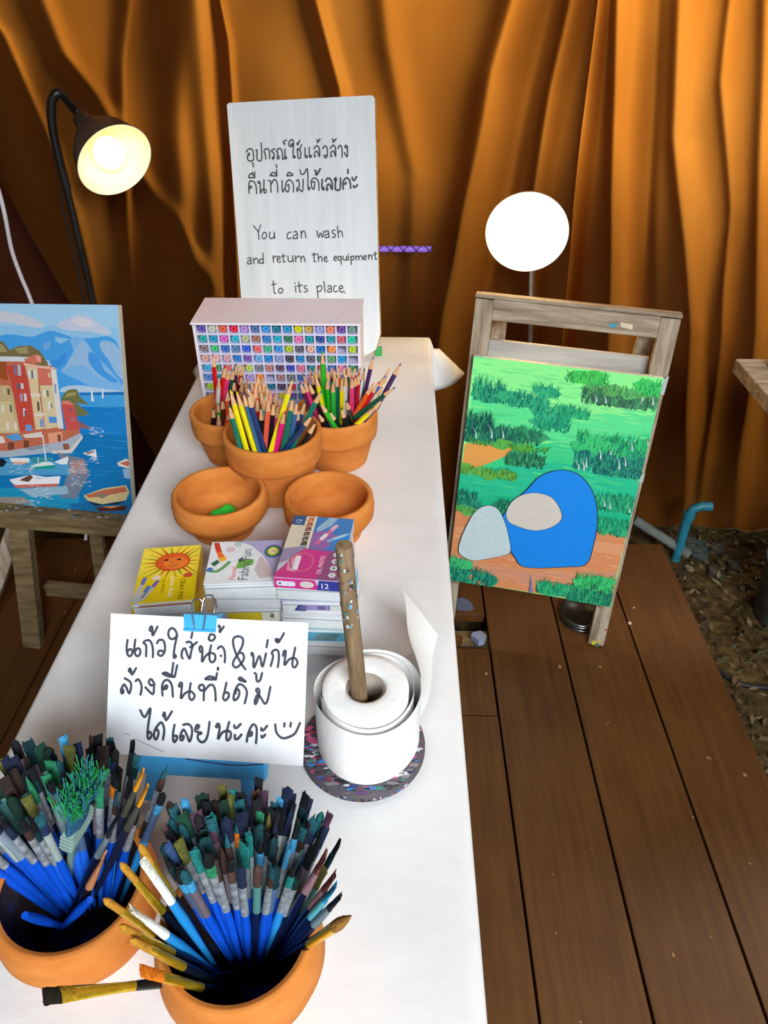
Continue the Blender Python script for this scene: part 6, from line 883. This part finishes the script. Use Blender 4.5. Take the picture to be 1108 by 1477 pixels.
# ------------------------------------------------------------------ kitchen roll on its paint-splashed stand
HC = Vector((-0.034, 0.553, TT))
t = thing('towel_stand', 'round paint-splattered wooden stand with upright stick through the tissue roll', 'stand', HC)
mb = MB()
mb.lathe([(0, 0), (0.070, 0), (0.0725, 0.002), (0.0725, 0.009), (0.071, 0.011), (0, 0.011)], PAINT, (84, 78, 84), 64)
rg = random.Random(9)
cols = [(30, 30, 34), (44, 42, 50), (60, 130, 190), (190, 84, 120), (206, 206, 210), (150, 50, 64), (60, 56, 62), (50, 60, 120), (70, 130, 120), (130, 122, 124), (70, 66, 70), (96, 70, 110)]
for k in range(420):
    a = rg.uniform(0, 2 * PI); rr = 0.070 * math.sqrt(rg.uniform(0.5, 1)); s = rg.choice([0.001, 0.0015, 0.002, 0.003, 0.005]); c = rg.choice(cols); th = rg.uniform(0, PI); ct, st_ = math.cos(th), math.sin(th)
    m = rg.randint(5, 8); p = [(rr * math.cos(a) + s * rg.uniform(0.5, 1.2) * math.cos(2 * PI * i / m), rr * math.sin(a) + s * rg.uniform(0.5, 1.2) * math.sin(2 * PI * i / m)) for i in range(m)]
    p = [(rr * math.cos(a) + ((x - rr * math.cos(a)) * ct + (y - rr * math.sin(a)) * st_) * 1.7, rr * math.sin(a) + (-(x - rr * math.cos(a)) * st_ + (y - rr * math.sin(a)) * ct) * 0.6) for x, y in p]
    p = [(x * min(1, 0.0708 / math.hypot(x, y)), y * min(1, 0.0708 / math.hypot(x, y))) for x, y in p]
    mb.poly(p, TOP(0.011), 0.0001 + 0.000002 * k, PAINT, c)
    if k % 3 == 0:
        b = a + s * 14; z0 = rg.uniform(0.002, 0.006); R = 0.0727
        mb.add([(R * math.cos(a), R * math.sin(a), z0), (R * math.cos(b), R * math.sin(b), z0), (R * math.cos(b), R * math.sin(b), z0 + .003), (R * math.cos(a), R * math.sin(a), z0 + .003)], [(0, 1, 2, 3)], PAINT, c)
part('base', mb, t)
mb = MB()
mb.tube([(0.0, 0.0, 0.011), (-0.004, 0.0, 0.12), (-0.010, 0.001, 0.22), (-0.0135, 0.002, 0.302)], [0.0092, 0.0090, 0.0088, 0.0084], DARKW, seg=14)
for k in range(40):
    z = rg.uniform(0.20, 0.298); a = rg.uniform(PI, 2 * PI); s = rg.uniform(0.0012, 0.0032); c = rg.choice([(110, 170, 200), (190, 200, 200), (60, 60, 66), (150, 90, 80), (70, 130, 120), (210, 214, 214), (96, 90, 88)])
    x = -0.010 * z / 0.22; R = 0.0093; b = a + s / R
    mb.add([(x + R * math.cos(a), R * math.sin(a), z), (x + R * math.cos(b), R * math.sin(b), z), (x + R * math.cos(b), R * math.sin(b), z + s * 1.8), (x + R * math.cos(a), R * math.sin(a), z + s * 1.6)], [(0, 1, 2, 3)], PAINT, c)
part('stick', mb, t)
t = thing('tissue_roll', 'white kitchen tissue roll standing around the wooden stick', 'tissue roll', (HC.x + 0.004, HC.y + 0.004, TT + 0.0115))
mb = MB(); H = 0.088
mb.lathe([(0.022, 0), (0.0475, 0), (0.0480, 0.001), (0.0480, H + .001), (0.047, H + .003), (0.040, H + .0035), (0.030, H + .004), (0.0245, H + .0035), (0.022, H + .002)], TISSUE, (255, 255, 255), 56, closed=True)
vs = []; N = 150
for i in range(N + 1):                                 # loosely wound outer turns
    a = i / N * 2 * PI * 1.9 + 2.6; q = i / N
    R = 0.0495 + 0.0125 * min(1, q * 1.15) + 0.0015 * math.sin(3 * a)
    for zz in (0.0, 0.5, 1.0): vs.append((R * math.cos(a) * (1 - 0.004 * zz), R * math.sin(a), zz * (H - 0.002 + 0.003 * math.sin(2 * a))))
mb.add(vs, [(3 * i + k, 3 * i + 3 + k, 3 * i + 4 + k, 3 * i + 1 + k) for i in range(N) for k in range(2)], TISSUE, smooth=True)
part('paper', mb, t)
mb = MB(); mb.lathe([(0.0205, 0.0), (0.0219, 0.0), (0.0219, H + .001), (0.0205, H + .001)], mat('grey_tube_card', [(0.3, (150, 138, 124)), (0.7, (176, 164, 150))], 30, 0.8, 0.05), seg=40, closed=True); part('core', mb, t)
mb = MB(); vs = []; N = 24
for i in range(N + 1):                                 # loose tail standing off to the back right
    q = i / N
    x = 0.0615 * math.cos(0.35) + 0.050 * q - 0.016 * q * q; y = 0.0615 * math.sin(0.35) + 0.150 * q
    lean = -0.055 * q
    for k in range(5):
        zz = k / 4
        vs.append((x + lean * zz + 0.004 * math.sin(6 * q + 2 * zz), y + 0.01 * zz * q, zz * (0.086 - 0.012 * q) + 0.0005))
mb.add(vs, [(5 * i + k, 5 * i + 5 + k, 5 * i + 6 + k, 5 * i + 1 + k) for i in range(N) for k in range(4)], TISSUE, smooth=True)
part('loose_sheet', mb, t)

# ------------------------------------------------------------------ right-hand easel and meadow painting
Mr = axes((0.978, -0.207, -0.025), (0.0576, 0.1528, 0.9866)); foot = Vector((0.575, 1.457, 0.0)); rx = Mr.col[0]
W = 0.455; org = foot - rx * (W / 2)
t = thing('floor_easel', 'weathered grey wooden A-frame easel holding the green meadow painting', 'easel', org, Mr)
HZ = 0.905
for sx in (-1, 1):
    mb = MB(); mb.box((sx * (W / 2 - 0.021), 0.016, (HZ - 0.011) / 2 + 0.003), (0.042, 0.030, HZ - 0.017), WOODG, bev=0.002)
    if sx > 0:
        f = FRONT(0.001)
        for (x, z, s, c) in ((0.20, 0.012, 0.006, (206, 190, 40)), (0.212, 0.02, 0.004, (190, 180, 60)), (0.223, 0.06, 0.003, (190, 70, 40)), (0.198, 0.028, 0.003, (120, 110, 50)), (0.21, 0.006, 0.005, (60, 110, 80))): mb.poly(circ(x, z, s, 7, s * 1.4), f, .0004, PAINT, c)
    part('leg', mb, t)
mb = MB(); mb.box((0, 0.015, HZ - 0.033), (W - 0.084, 0.026, 0.048), WOODH, bev=0.002)
f = FRONT(0.002)
mb.poly([(0.078, HZ - .036), (0.092, HZ - .034), (0.096, HZ - .040), (0.084, HZ - .044), (0.076, HZ - .041)], f, .0004, PAINT, (60, 160, 190)); mb.poly([(0.10, HZ - .03), (0.128, HZ - .032), (0.130, HZ - .044), (0.104, HZ - .040)], f, .0004, PAINT, (226, 206, 178)); part('rail', mb, t)
mb = MB(); mb.box((0, 0.015, HZ - 0.0035), (W + 0.002, 0.034, 0.008), WOODH, bev=0.001); part('cap_rail', mb, t)
mb = MB(); mb.box((-0.008, 0.045, HZ - 0.205), (W - 0.07, 0.016, 0.19), mat('pale_plywood', [(0.25, (150, 146, 138)), (0.55, (196, 192, 184)), (0.8, (222, 218, 208))], 6, 0.7, 0.1, (0.5, 5, 5), spec=0.2), bev=0.001); part('backing_board', mb, t)
for sx in (-1, 1):
    inv = Mr.transposed(); tgt = inv @ (Vector(org) + rx * (sx * 0.17) + Vector((0.08, 0.42, 0.012)) - Vector(org))
    mb = MB(); mb.beam((sx * 0.17, 0.068, HZ - 0.06), tgt, 0.035, 0.022, WOODG, up=(0, 1, 0)); part('rear_leg', mb, t)
    mb = MB(); mb.tube([(sx * 0.19, 0.012, 0.150), (sx * 0.19, -0.034, 0.150)], 0.005, DARKW, seg=10); part('peg', mb, t)
TAPE = mat('clear_tape', [(0.3, (190, 186, 180)), (0.7, (226, 226, 226))], 120, 0.15, 0.4, dist=0.001)
Oc = Vector((0.356, 1.499, 0.164))
t = thing('meadow_painting', 'green meadow painting with orange path and blue and white stones on easel', 'painting', Oc, Mr)
mb = MB(); X0, X1, Z0, Z1 = -0.2145, 0.2145, 0.0, 0.613
mb.box((0, 0.0095, (Z0 + Z1) / 2), (X1 - X0, 0.018, Z1 - Z0), CANVAS, (232, 228, 214), bev=0.001)
fr = FRONT(0.0); lift = 0.0002
mb.poly([(X0, Z0), (X1, Z0), (X1, Z1), (X0, Z1)], fr, lift, CANVAS, (150, 250, 150))
def paint(pts, c):
    global lift
    q = clip_poly(pts, X0, X1, Z0, Z1)
    if len(q) >= 3:
        lift += 0.000001; mb.poly(q, fr, lift, CANVAS, c)
rg = random.Random(31)
def blend(a, b, t): return tuple(int(x + (y - x) * t) for x, y in zip(a, b))
for c, p in MEADOW: paint(p, c)
# dry-brushed streaks softening the bands
for k in range(420):
    x = rg.uniform(X0, X1); z = rg.uniform(0.25, Z1); w = rg.uniform(0.02, 0.07); hh = rg.uniform(0.001, 0.0035)
    up = (z - 0.25) / 0.36; c = blend((30, 190, 140), (150, 255, 150), min(1, max(0, up + rg.uniform(-.22, .22))))
    if z < 0.40 and x < -0.06 and z > 0.32: continue
    paint([(x - w / 2, z), (x - w * .2, z + hh), (x + w / 2, z + hh * .4 - x * 0.0), (x + w * .1, z - hh)], c)
for k in range(160):
    x = rg.uniform(X0, X1); z = rg.uniform(0.02, 0.17); w = rg.uniform(0.03, 0.09); hh = rg.uniform(0.001, 0.003)
    paint([(x - w / 2, z), (x - w * .2, z + hh), (x + w / 2, z + hh * .4), (x + w * .1, z - hh)], blend((224, 136, 84), (238, 178, 134), rg.random()))
def blade(x, z, hh, w, bend_, c):
    pts = []
    for s in (0, .35, .7): pts.append((x - w * (1 - s) / 2 + bend_ * s * s, z + hh * s))
    pts.append((x + bend_, z + hh))
    for s in (.7, .35, 0): pts.append((x + w * (1 - s) / 2 + bend_ * s * s, z + hh * s))
    paint(pts, c)
ORANGE_LATE = []
for (cx, cz, w, hh, bh, col, n, tilt) in CLUMPS:
    for k in range(max(3, n // 14)):
        x = cx + rg.uniform(-.46, .46) * w; z = cz + rg.uniform(-.42, .15) * hh; s = rg.uniform(.012, .028)
        paint([(x + s * math.cos(a * PI / 5) * rg.uniform(.7, 1.2), z + s * .55 * math.sin(a * PI / 5) * rg.uniform(.7, 1.2)) for a in range(10)], blend(col, (110, 235, 150), rg.uniform(.15, .5)))
    for k in range(int(n * 1.6)):
        x = cx + rg.uniform(-.5, .5) * w; z = cz + rg.uniform(-.5, .32) * hh - bh * .25
        c = blend(col, (12, 74, 74), rg.uniform(0, .55)) if rg.random() < .45 else blend(col, (96, 232, 140), rg.uniform(0, .65))
        blade(x, z, bh * rg.uniform(.5, 1.0), rg.uniform(.0022, .0052), rg.uniform(-.012, .014), c)
for (a, b) in WHITE_BLADES:
    blade(b[0], b[1], a[1] - b[1], 0.0045, a[0] - b[0], (206, 232, 226))
for c, p in STONES:
    n = len(p); q = []
    for i in range(n):                                  # round the outline
        p0, p1, p2, p3 = [Vector(p[(i + k - 1) % n]) for k in range(4)]
        for s in range(5):
            u = s / 5; v = 0.5 * ((2 * p1) + (p2 - p0) * u + (2 * p0 - 5 * p1 + 4 * p2 - p3) * u * u + (3 * p1 - p0 - 3 * p2 + p3) * u ** 3); q.append((v.x, v.y))
    m = Vector((sum(a for a, b in q) / len(q), sum(b for a, b in q) / len(q)))
    paint([(m.x + (a - m.x) * 1.012 + (0.0008 if a > m.x else -0.0008), m.y + (b - m.y) * 1.012) for a, b in q], (36, 44, 60)); paint(q, c)
    for k in range(26):
        a = rg.uniform(0, 2 * PI); r = rg.uniform(0, .6); i = rg.randrange(len(q)); x = m.x + (q[i][0] - m.x) * r; z = m.y + (q[i][1] - m.y) * r; w = rg.uniform(.01, .03)
        paint([(x - w, z), (x, z + .0012), (x + w, z + .0006), (x, z - .001)], blend(c, (255, 255, 255), rg.uniform(0, .10)))
paint(TICK[1], TICK[0])
part('canvas', mb, t)
for (x, z, s) in ((0.2105, 0.600, 0.016), (0.2115, 0.370, 0.012)):
    pass
tp = thing('tape', 'crumpled clear tape strip at the upper right edge of the meadow painting', 'tape', Oc, Mr)
mb = MB(); mb.add([(0.206, -0.0025, 0.575), (0.226, 0.020, 0.570), (0.228, 0.020, 0.615), (0.208, -0.0025, 0.606)], [(0, 1, 2, 3)], TAPE); part('strip', mb, tp)
tp = thing('tape', 'smaller clear tape strip lower on the right edge of the meadow painting', 'tape', Oc, Mr)
mb = MB(); mb.add([(0.208, -0.0025, 0.352), (0.226, 0.020, 0.350), (0.226, 0.020, 0.374), (0.209, -0.0025, 0.372)], [(0, 1, 2, 3)], TAPE); part('strip', mb, tp)

# black disc on the floor under the painting
o = thing('paint_tin', 'black round tin with metal rims on the floor under the meadow painting', 'tin', (0.535, 1.575, 0.0))
mb = MB(); mb.lathe([(0, 0.0), (0.058, 0.0), (0.060, 0.003), (0.060, 0.022), (0.057, 0.026), (0.052, 0.0262), (0.050, 0.023), (0.0, 0.023)], BLACKM, seg=56); part('body', mb, o)
for z in (0.006, 0.016, 0.024): mb = MB(); mb.lathe([(0.0598, z - .0012), (0.0612, z), (0.0598, z + .0012)], STEEL, seg=56); part('rim', mb, o)

# ------------------------------------------------------------------ left-hand painting and its bench easel
Ml = axes((0.9916, -0.123, 0.04), (0.007, 0.3596, 0.9331)); Ol = Vector((-0.631, 1.45, 0.443))
t = thing('harbour_painting', 'painting of a blue harbour with pink houses and boats, left of table', 'painting', Ol, Ml)
mb = MB(); X0, X1, Z0, Z1 = -0.52, 0.0015, -0.001, 0.486; lift = 0.0002
mb.box(((X0 + X1) / 2, 0.0105, (Z0 + Z1) / 2), (X1 - X0, 0.020, Z1 - Z0), CANVAS, (232, 226, 206), bev=0.001)
fr = FRONT(0.0); rg = random.Random(8)
def rounded(p):
    n = len(p); q = []
    for i in range(n):
        p0, p1, p2, p3 = [Vector(p[(i + k - 1) % n]) for k in range(4)]
        for s in range(4):
            u = s / 4; v = 0.5 * ((2 * p1) + (p2 - p0) * u + (2 * p0 - 5 * p1 + 4 * p2 - p3) * u * u + (3 * p1 - p0 - 3 * p2 + p3) * u ** 3); q.append((v.x, v.y))
    return q
for i, (c, p) in enumerate(HARBOUR):
    paint(rounded(p) if len(p) >= 6 and (2 <= i <= 15 or 22 <= i <= 29) else p, c)
    if i == 22:                                        # broken strokes across the sea
        for k in range(260):
            z = rg.uniform(0, 0.285); x = rg.uniform(X0, X1); w = rg.uniform(.008, .03) * (1.4 - z * 2); d = z / .285
            paint([(x - w, z), (x, z + .0012), (x + w, z), (x, z - .001)], blend((14, 120, 180), (60, 160, 225), min(1, max(0, d * .8 + rg.uniform(-.25, .3)))))
for (x, z, w, hh, n) in RIPPLES:
    for k in range(n):
        a = x + rg.uniform(0, 1) * w; b = z + rg.uniform(-1, 1) * hh; s = rg.uniform(.003, .009)
        paint([(a - s, b), (a, b + .0008), (a + s, b + .0003), (a, b - .0007)], rg.choice([(214, 226, 236), (150, 200, 230), (226, 200, 196), (90, 170, 220), (236, 240, 244)]))
part('canvas', mb, t)
t = thing('bench_easel', 'old brown wooden bench easel under the harbour painting', 'easel', (-0.97, 1.46, 0.0))
mb = MB(); mb.beam((-0.42, 0.075, 0.418), (0.345, -0.005, 0.418), 0.075, 0.046, WOODD)
f = (V((0, 0, 0.4412)), V((1, 0, 0)), V((0, 1, 0)), V((0, 0, 1))); rg = random.Random(3)
for k in range(60):
    x = rg.uniform(-.1, .34); y = 0.030 - x * 0.105 + rg.uniform(-.034, .0); s = rg.choice([.002, .003, .005]); mb.poly(circ(x, y, s, 6, s * .6), f, .0003 + k * 1e-6, PAINT, rg.choice([(190, 190, 186), (90, 140, 170), (60, 90, 110), (206, 200, 190), (40, 40, 40)]))
part('ledge', mb, t)
for x, y, nm in ((-0.005, -0.015, 'leg'), (-0.37, 0.03, 'leg')):
    mb = MB(); mb.beam((x - 0.014, y, 0.0), (x + 0.046, y + 0.035, 0.394), 0.048, 0.034, WOODD, up=(0, 1, 0)); part(nm, mb, t)
mb = MB(); mb.beam((0.0, 0.10, 0.105), (0.30, 0.065, 0.105), 0.028, 0.036, WOODD); part('stretcher', mb, t)
for x in (-0.36, 0.16):
    mb = MB(); mb.beam((x, 0.085 - x * .1, 0.0), (x + .01, 0.27 - x * .1, 0.72), 0.034, 0.024, WOODD, up=(0, 1, 0)); part('upright', mb, t)
mb = MB(); mb.beam((-0.20, 0.075, 0.0), (0.02, 0.085, 0.392), 0.040, 0.036, WOODG, up=(0, 1, 0)); part('brace', mb, t)

# ------------------------------------------------------------------ lamps
def lamp_head(root, mouth, axis, R, D, outer, bulbm, br, bz):
    M = along(axis).to_4x4(); apex = Vector(mouth) - Vector(axis).normalized() * D; M.translation = apex
    prof = [(0.018, -0.030), (0.022, -0.028), (0.024, 0.0), (R * 0.52, D * 0.22), (R * 0.82, D * 0.58), (R * 0.99, D * 0.97), (R, D)]
    mb = MB(); mb.lathe([(0.001, -0.030)] + prof, outer, seg=56, M=M)
    inn = [(r - 0.0022, z) for r, z in prof[2:]]
    mb.lathe(inn[::-1] + [(0.001, 0.001)], SHADE_IN, seg=56, M=M)
    mb.lathe([(R, D), (R - 0.001, D + 0.0012), (R - 0.0022, D)], SHADE_IN, seg=56, M=M)
    part('lamp_shade', mb, root)
    mb = MB(); mb.lathe([(0.001, 0.002), (0.015, 0.002), (0.015, bz - br * 0.8), (0.001, bz - br * 0.8)], SHADE_IN, seg=24, M=M); part('socket', mb, root)
    mb = MB(); pr_ = [(0.001, bz - br * .98)] + [(br * math.sin(a * PI / 12), bz - br * math.cos(a * PI / 12)) for a in range(2, 12)] + [(0.0005, bz + br)]
    mb.lathe(pr_, bulbm, seg=24, M=M); part('bulb', mb, root)
    return apex
t = thing('gooseneck_lamp', 'black gooseneck floor lamp glowing behind the harbour painting', 'lamp', (0, 0, 0))
bx, by = -0.782, 1.86
ax = Vector((0.60, -0.63, -0.47)).normalized(); mouth = Vector((-0.630, 1.80, 1.161))
ap = lamp_head(t, mouth, ax, 0.088, 0.120, SHADE_OUT, BULB, 0.034, 0.092)
mb = MB(); mb.lathe([(0, 0), (0.11, 0), (0.112, 0.006), (0.10, 0.016), (0.02, 0.022), (0, 0.022)], BLACKM, seg=40, M=Matrix.Translation((bx, by, 0))); part('base', mb, t)
mb = MB(); mb.tube([(bx, by, 0.02), (bx + .002, by, 0.6), (bx + .004, by, 1.10)], 0.0085, BLACKM, seg=14); part('pole', mb, t)
e2 = ap - ax * 0.028
mb = MB(); mb.tube(curve([(bx + .004, by, 1.09), (bx + .002, by, 1.16), (bx + .004, by, 1.22), (bx + .014, by + .002, 1.268), (bx + .034, by + .01, 1.286), tuple(e2 + Vector((-.014, .012, .014))), tuple(e2)]), 0.0102, BLACKM, seg=14); part('gooseneck', mb, t)
mb = MB(); mb.tube(curve([(bx - .010, by - .004, 1.09), (bx - .016, by - .004, 1.04), (bx - .013, by - .006, 0.94), (bx - .016, by - .006, 0.80), (bx - .010, by - .004, 0.68), (bx - .012, by - .004, 0.30), (bx - .02, by - .02, 0.03)]), 0.0028, RUBBER, seg=8); part('cord', mb, t)
t = thing('floor_lamp', 'white-glowing floor lamp standing behind the right-hand easel', 'lamp', (0, 0, 0))
ax = Vector((-0.16, -0.96, -0.17)).normalized(); mouth = Vector((0.323, 1.93, 0.974))
ap = lamp_head(t, mouth, ax, 0.103, 0.12, SHADE_PALE, BULB2, 0.034, 0.084)
e2 = ap - ax * 0.028
bx, by = 0.392, 2.04
mb = MB(); mb.lathe([(0, 0), (0.085, 0), (0.087, 0.006), (0.08, 0.016), (0.02, 0.022), (0, 0.022)], BLACKM, seg=40, M=Matrix.Translation((bx, 2.0, -0.0))); part('base', mb, t)
mb = MB(); mb.tube([(bx, 2.0, 0.02), (bx - .005, by - .025, 0.55), (bx - .03, by - .005, 0.87)], 0.0085, STEEL, seg=14); part('pole', mb, t)
mb = MB(); mb.tube(curve([(bx - .03, by - .005, 0.86), (bx - .032, by + .02, 0.93), (e2.x, e2.y + .035, e2.z - 0.015), tuple(e2)]), 0.009, STEEL, seg=14); part('gooseneck', mb, t)
# white cable hanging at the far left
mb = MB(); mb.tube(curve([(-1.04, 2.04, 2.43), (-1.045, 2.035, 1.8), (-1.03, 2.03, 1.25), (-1.022, 2.02, 1.06), (-1.014, 2.0, 0.994), (-1.022, 2.0, 0.906), (-1.017, 2.0, 0.832), (-1.008, 2.0, 0.76), (-0.99, 2.0, 0.5), (-0.98, 1.98, 0.2), (-1.0, 1.9, 0.01)]), 0.0055, PLASTIC, (226, 222, 226), 10)
tag(link('cable', mb.mesh('cable')), 'white electric cable hanging at the far left behind the painting', 'cable')

# ------------------------------------------------------------------ right-hand corner
t = thing('wooden_shelf', 'thick wooden shelf corner at the right edge before the curtain', 'shelf', (0.82, 1.70, 0.745))
mb = MB()
top = [(0.0, 0.0), (0.40, 0.0), (0.40, -0.62), (0.10, -0.62), (0.045, -0.34)]
top = [(0.0, 0.0), (0.42, 0.0), (0.42, -0.55), (-0.0, -0.55)]
vs = [(x, y, 0) for x, y in top] + [(x, y, -0.035) for x, y in top]
mb.box((0.31, -0.24, -0.0175), (0.62, 0.48, 0.035), WOODH, bev=0.003); part('shelf_board', mb, t)
for (x, y) in ((0.59, -0.05), (0.59, -0.43)):
    mb = MB(); mb.beam((x, y, -0.86), (x, y, -0.036), 0.04, 0.04, WOODD, up=(0, 1, 0)); part('leg', mb, t)
for (nm, lab, x, y, c, cap, hh) in (('paint_bottle', 'green paint bottle with dark cap on the right-hand shelf', 0.893, 1.655, (30, 120, 80), (120, 50, 44), 0.075), ('paint_bottle', 'orange paint bottle beside the green one on the right-hand shelf', 0.925, 1.640, (230, 130, 40), (40, 40, 40), 0.060)):
    o = thing(nm, lab, 'bottle', (x, y, 0.745)); r = 0.014
    mb = MB(); mb.lathe([(0, 0), (r - .001, 0), (r, .002), (r, hh * .66), (r * .55, hh * .76), (r * .55, hh * .8), (0, hh * .8)], PLASTIC, c, 28); part('body', mb, o)
    mb = MB(); mb.lathe([(0, hh * .79), (r * .68, hh * .79), (r * .68, hh), (0, hh)], PLASTIC, cap, 24); part('cap', mb, o)
GZ = -0.112
mb = MB(); mb.tube([(0.955, 1.985, GZ - .01), (0.955, 1.985, 0.02), (0.957, 1.985, 0.075), (0.966, 1.985, 0.098), (0.985, 1.985, 0.108), (1.02, 1.985, 0.108)], [0.015] * 6, PVC, seg=18)
mb.tube([(0.957, 1.985, 0.060), (0.958, 1.985, 0.082)], 0.0185, PVC, seg=18)
tag(link('water_pipe', mb.mesh('water_pipe')), 'bent blue plastic water pipe standing in soil behind the deck', 'pipe')
mb = MB(); mb.tube([(0.80, 2.03, 0.020), (0.99, 1.98, -0.086)], 0.016, GREYC, seg=16); tag(link('grey_pipe', mb.mesh('grey_pipe')), 'grey pipe lying slantwise off the far deck corner', 'pipe')
mb = MB(); M = Matrix.Translation((1.235, 1.70, GZ))
mb.lathe([(0, 0), (0.115, 0), (0.120, 0.006), (0.135, 0.20), (0.140, 0.205), (0.140, 0.222), (0.128, 0.222), (0.118, 0.03), (0, 0.02)], GREYC, seg=48, M=M); tag(link('bucket', mb.mesh('bucket')), 'grey round tub on the soil at the right edge', 'bucket')
mb = MB(); mb.tube(curve([(0.92, 1.47, GZ + .012), (0.96, 1.425, GZ + .014), (1.02, 1.41, GZ + .016), (1.10, 1.415, GZ + .014), (1.25, 1.44, GZ + .012)]), 0.0075, RUBBER, seg=10); tag(link('hose', mb.mesh('hose')), 'thin black hose across the soil right of the deck', 'hose')
rg = random.Random(12)
def shard(name, label, cat, loc, s, col, seed, flat=0.25):
    r_ = random.Random(seed); mb = MB(); m = 6
    top = [(s * r_.uniform(.6, 1.1) * math.cos(2 * PI * i / m), s * r_.uniform(.4, .9) * math.sin(2 * PI * i / m), s * flat * r_.uniform(.5, 1.3)) for i in range(m)]
    vs = top + [(x, y, 0) for x, y, z in top]
    mb.add(vs, [tuple(range(m))] + [(i, m + i, m + (i + 1) % m, (i + 1) % m) for i in range(m)] + [tuple(range(2 * m - 1, m - 1, -1))], PAINT, col)
    o = link(name, mb.mesh(name)); o.location = loc; o.rotation_euler = (0, 0, r_.uniform(0, 6)); return tag(o, label, cat)
shard('plastic_scrap', 'blue-grey plastic scrap stuck in the broken floor board', 'scrap', (0.238, 1.50, -0.018), 0.035, (150, 160, 190), 1, 0.5)
shard('plastic_scrap', 'thin dark blue-grey scrap above the other one at broken board', 'scrap', (0.205, 1.62, 0.0005), 0.034, (96, 104, 128), 2, 0.2)
shard('paint_chip', 'cream flake on the deck right of the easel foot', 'chip', (0.672, 1.555, 0.0005), 0.008, (206, 190, 160), 3)
shard('paint_chip', 'tiny white speck on the deck farther right of the easel', 'chip', (0.70, 1.62, 0.0005), 0.004, (220, 214, 204), 4)
shard('paper_scrap', 'pale paper scrap on soil at the foot of the blue pipe', 'scrap', (0.985, 1.93, GZ + .004), 0.022, (150, 140, 116), 5, 0.15)
shard('glass_sheet', 'dark broken pane lying on soil behind the blue pipe', 'scrap', (1.04, 2.03, GZ + .006), 0.075, (70, 84, 84), 6, 0.1)
for i, (x, y, s) in enumerate(((1.05, 1.9, .03), (1.10, 2.02, .04), (1.02, 2.06, .028), (1.13, 1.93, .03))):
    shard('stone', ['dark stone on soil right of the blue pipe', 'largest dark stone behind the blue pipe', 'dark stone nearest the curtain behind the pipe', 'dark stone left of the grey tub'][i], 'stone', (x, y, GZ + .002), s, (66, 60, 50), 20 + i, 0.7)
